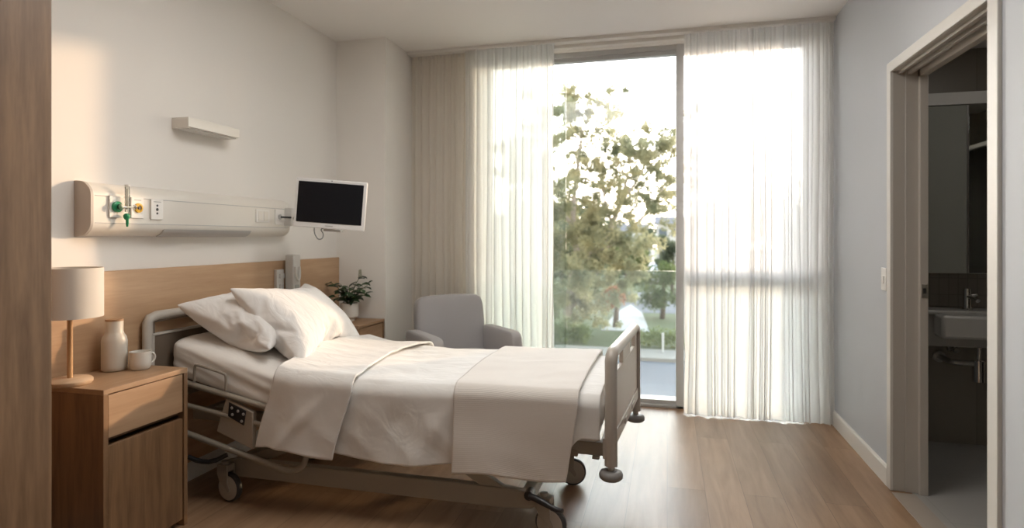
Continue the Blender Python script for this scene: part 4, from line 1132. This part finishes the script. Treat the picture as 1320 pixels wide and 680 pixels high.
house(-22, 90, 14, 9, 6, 2, wall_c, roof_g, 'long cream house far to the left')
car = empty('parked_van', (-.72, 55.5, GZ+.06), 'white vehicle parked on the side road', 'van')
vm = plain('car_white', (.45, .46, .46), .3, coat=.5)
MB().prism([(54.4, GZ+.35), (54.4, GZ+1.0), (54.8, GZ+1.15), (55.4, GZ+1.75), (55.8, GZ+1.9), (58.2, GZ+1.9), (58.6, GZ+1.6), (58.6, GZ+.35)], 'x', -1.55, .1).build('car_body', vm, car, bev=.12)
MB().prism([(54.86, GZ+1.18), (55.38, GZ+1.72), (55.42, GZ+1.72), (54.92, GZ+1.18)], 'x', -1.42, -.03).build('windscreen', pane_m, car)
for sx in (-1.5, -.1):
    for sy in (55.1, 57.9):
        MB().lathe([(.0, -.1), (.33, -.1), (.33, .1), (.0, .1)], (sx+.05, sy, GZ+.39), 18, 'x', cap=False).build('wheel', rubber, car, 50)
st = empty('bollard', (-.15, 22.2, GZ+.1), 'short grey post standing on the footpath', 'post')
MB().lathe([(.04, 0), (.04, .7), (.0, .72)], (-.15, 22.2, GZ+.1), 12).build('post', alum, st, 60)

# ------------------------------------------------------------------ light
sc = bpy.context.scene
w_ = bpy.data.worlds.new('sky'); sc.world = w_; w_.use_nodes = True; nt = w_.node_tree
bg = nt.nodes['Background']
tc = N(nt, 'ShaderNodeTexCoord'); sp_ = N(nt, 'ShaderNodeSeparateXYZ'); nt.links.new(tc.outputs['Generated'], sp_.inputs[0])
cr = N(nt, 'ShaderNodeValToRGB'); el = cr.color_ramp.elements
el[0].position = 0.0; el[0].color = (1.0, .83, .67, 1)
el[1].position = .60; el[1].color = (.25, .30, .37, 1)
e1 = el.new(.10); e1.color = (1.0, .92, .83, 1)
e2 = el.new(.34); e2.color = (.96, .97, .98, 1)
nt.links.new(sp_.outputs['Z'], cr.inputs[0])
# the evening glow stands on the window's side of the sky; the sky behind the building is dimmer
dt = N(nt, 'ShaderNodeVectorMath', operation='DOT_PRODUCT'); dt.inputs[1].default_value = (.35, .93, 0)
nt.links.new(tc.outputs['Generated'], dt.inputs[0])
gl = N(nt, 'ShaderNodeMapRange'); gl.inputs['From Min'].default_value = -.4; gl.inputs['From Max'].default_value = .3; gl.inputs['To Min'].default_value = .28; gl.inputs['To Max'].default_value = 1.0
nt.links.new(dt.outputs['Value'], gl.inputs['Value'])
ms = N(nt, 'ShaderNodeVectorMath', operation='SCALE'); nt.links.new(cr.outputs[0], ms.inputs[0]); nt.links.new(gl.outputs[0], ms.inputs['Scale'])
nt.links.new(ms.outputs[0], bg.inputs[0])
SKY = 6.3
bg.inputs[1].default_value = SKY
def sun(dirv, strength, color, angle):
    l = bpy.data.lights.new('sun', 'SUN'); l.energy = strength; l.color = color; l.angle = angle
    o = bpy.data.objects.new('sun', l); COL.objects.link(o)
    o.rotation_euler = Vector(dirv).to_track_quat('-Z', 'Y').to_euler(); o.location = (6, 12, 6)
sun((-1.56, -2.26, -.46), 1.3, (1.0, .66, .40), math.radians(2))
# soft fill panel over the bed, added out of view to brighten the room
cl_ = bpy.data.lights.new('room_fill_light', 'AREA'); cl_.shape = 'RECTANGLE'; cl_.size = 1.4; cl_.size_y = 1.2; cl_.energy = 13; cl_.color = (1, .97, .925)
o = bpy.data.objects.new('room_fill_light', cl_); COL.objects.link(o); o.location = (-.55, 2.2, 2.69)

bl_ = bpy.data.lights.new('bathroom_fill_light', 'AREA'); bl_.size = .4; bl_.energy = .7; bl_.color = (1, .95, .88)  # unseen fill light, added to lift the basin and bathroom
o = bpy.data.objects.new('bathroom_fill_light', bl_); COL.objects.link(o); o.location = (1.75, 3.2, 2.36)

# ------------------------------------------------------------------ camera
cd = bpy.data.cameras.new('camera'); cam = bpy.data.objects.new('camera', cd); COL.objects.link(cam)
cd.sensor_width = 36; cd.sensor_fit = 'HORIZONTAL'; cd.lens = 769/1320*36; cd.shift_y = -34/1320; cd.clip_start = .05; cd.clip_end = 500
cam.location = (0, 0, CAMZ); cam.rotation_euler = (PI/2, 0, TH)
cd.dof.use_dof = True; cd.dof.focus_distance = 2.7; cd.dof.aperture_fstop = 1.8
sc.camera = cam
sc.view_settings.view_transform = 'Standard'; sc.view_settings.look = 'None'; sc.view_settings.exposure = 1.33; sc.view_settings.gamma = 1
sc.view_settings.use_curve_mapping = False
sc.cycles.max_bounces = 12; sc.cycles.diffuse_bounces = 6; sc.cycles.transparent_max_bounces = 24; sc.cycles.glossy_bounces = 4
sc.cycles.sample_clamp_indirect = 6; sc.cycles.use_denoising = True
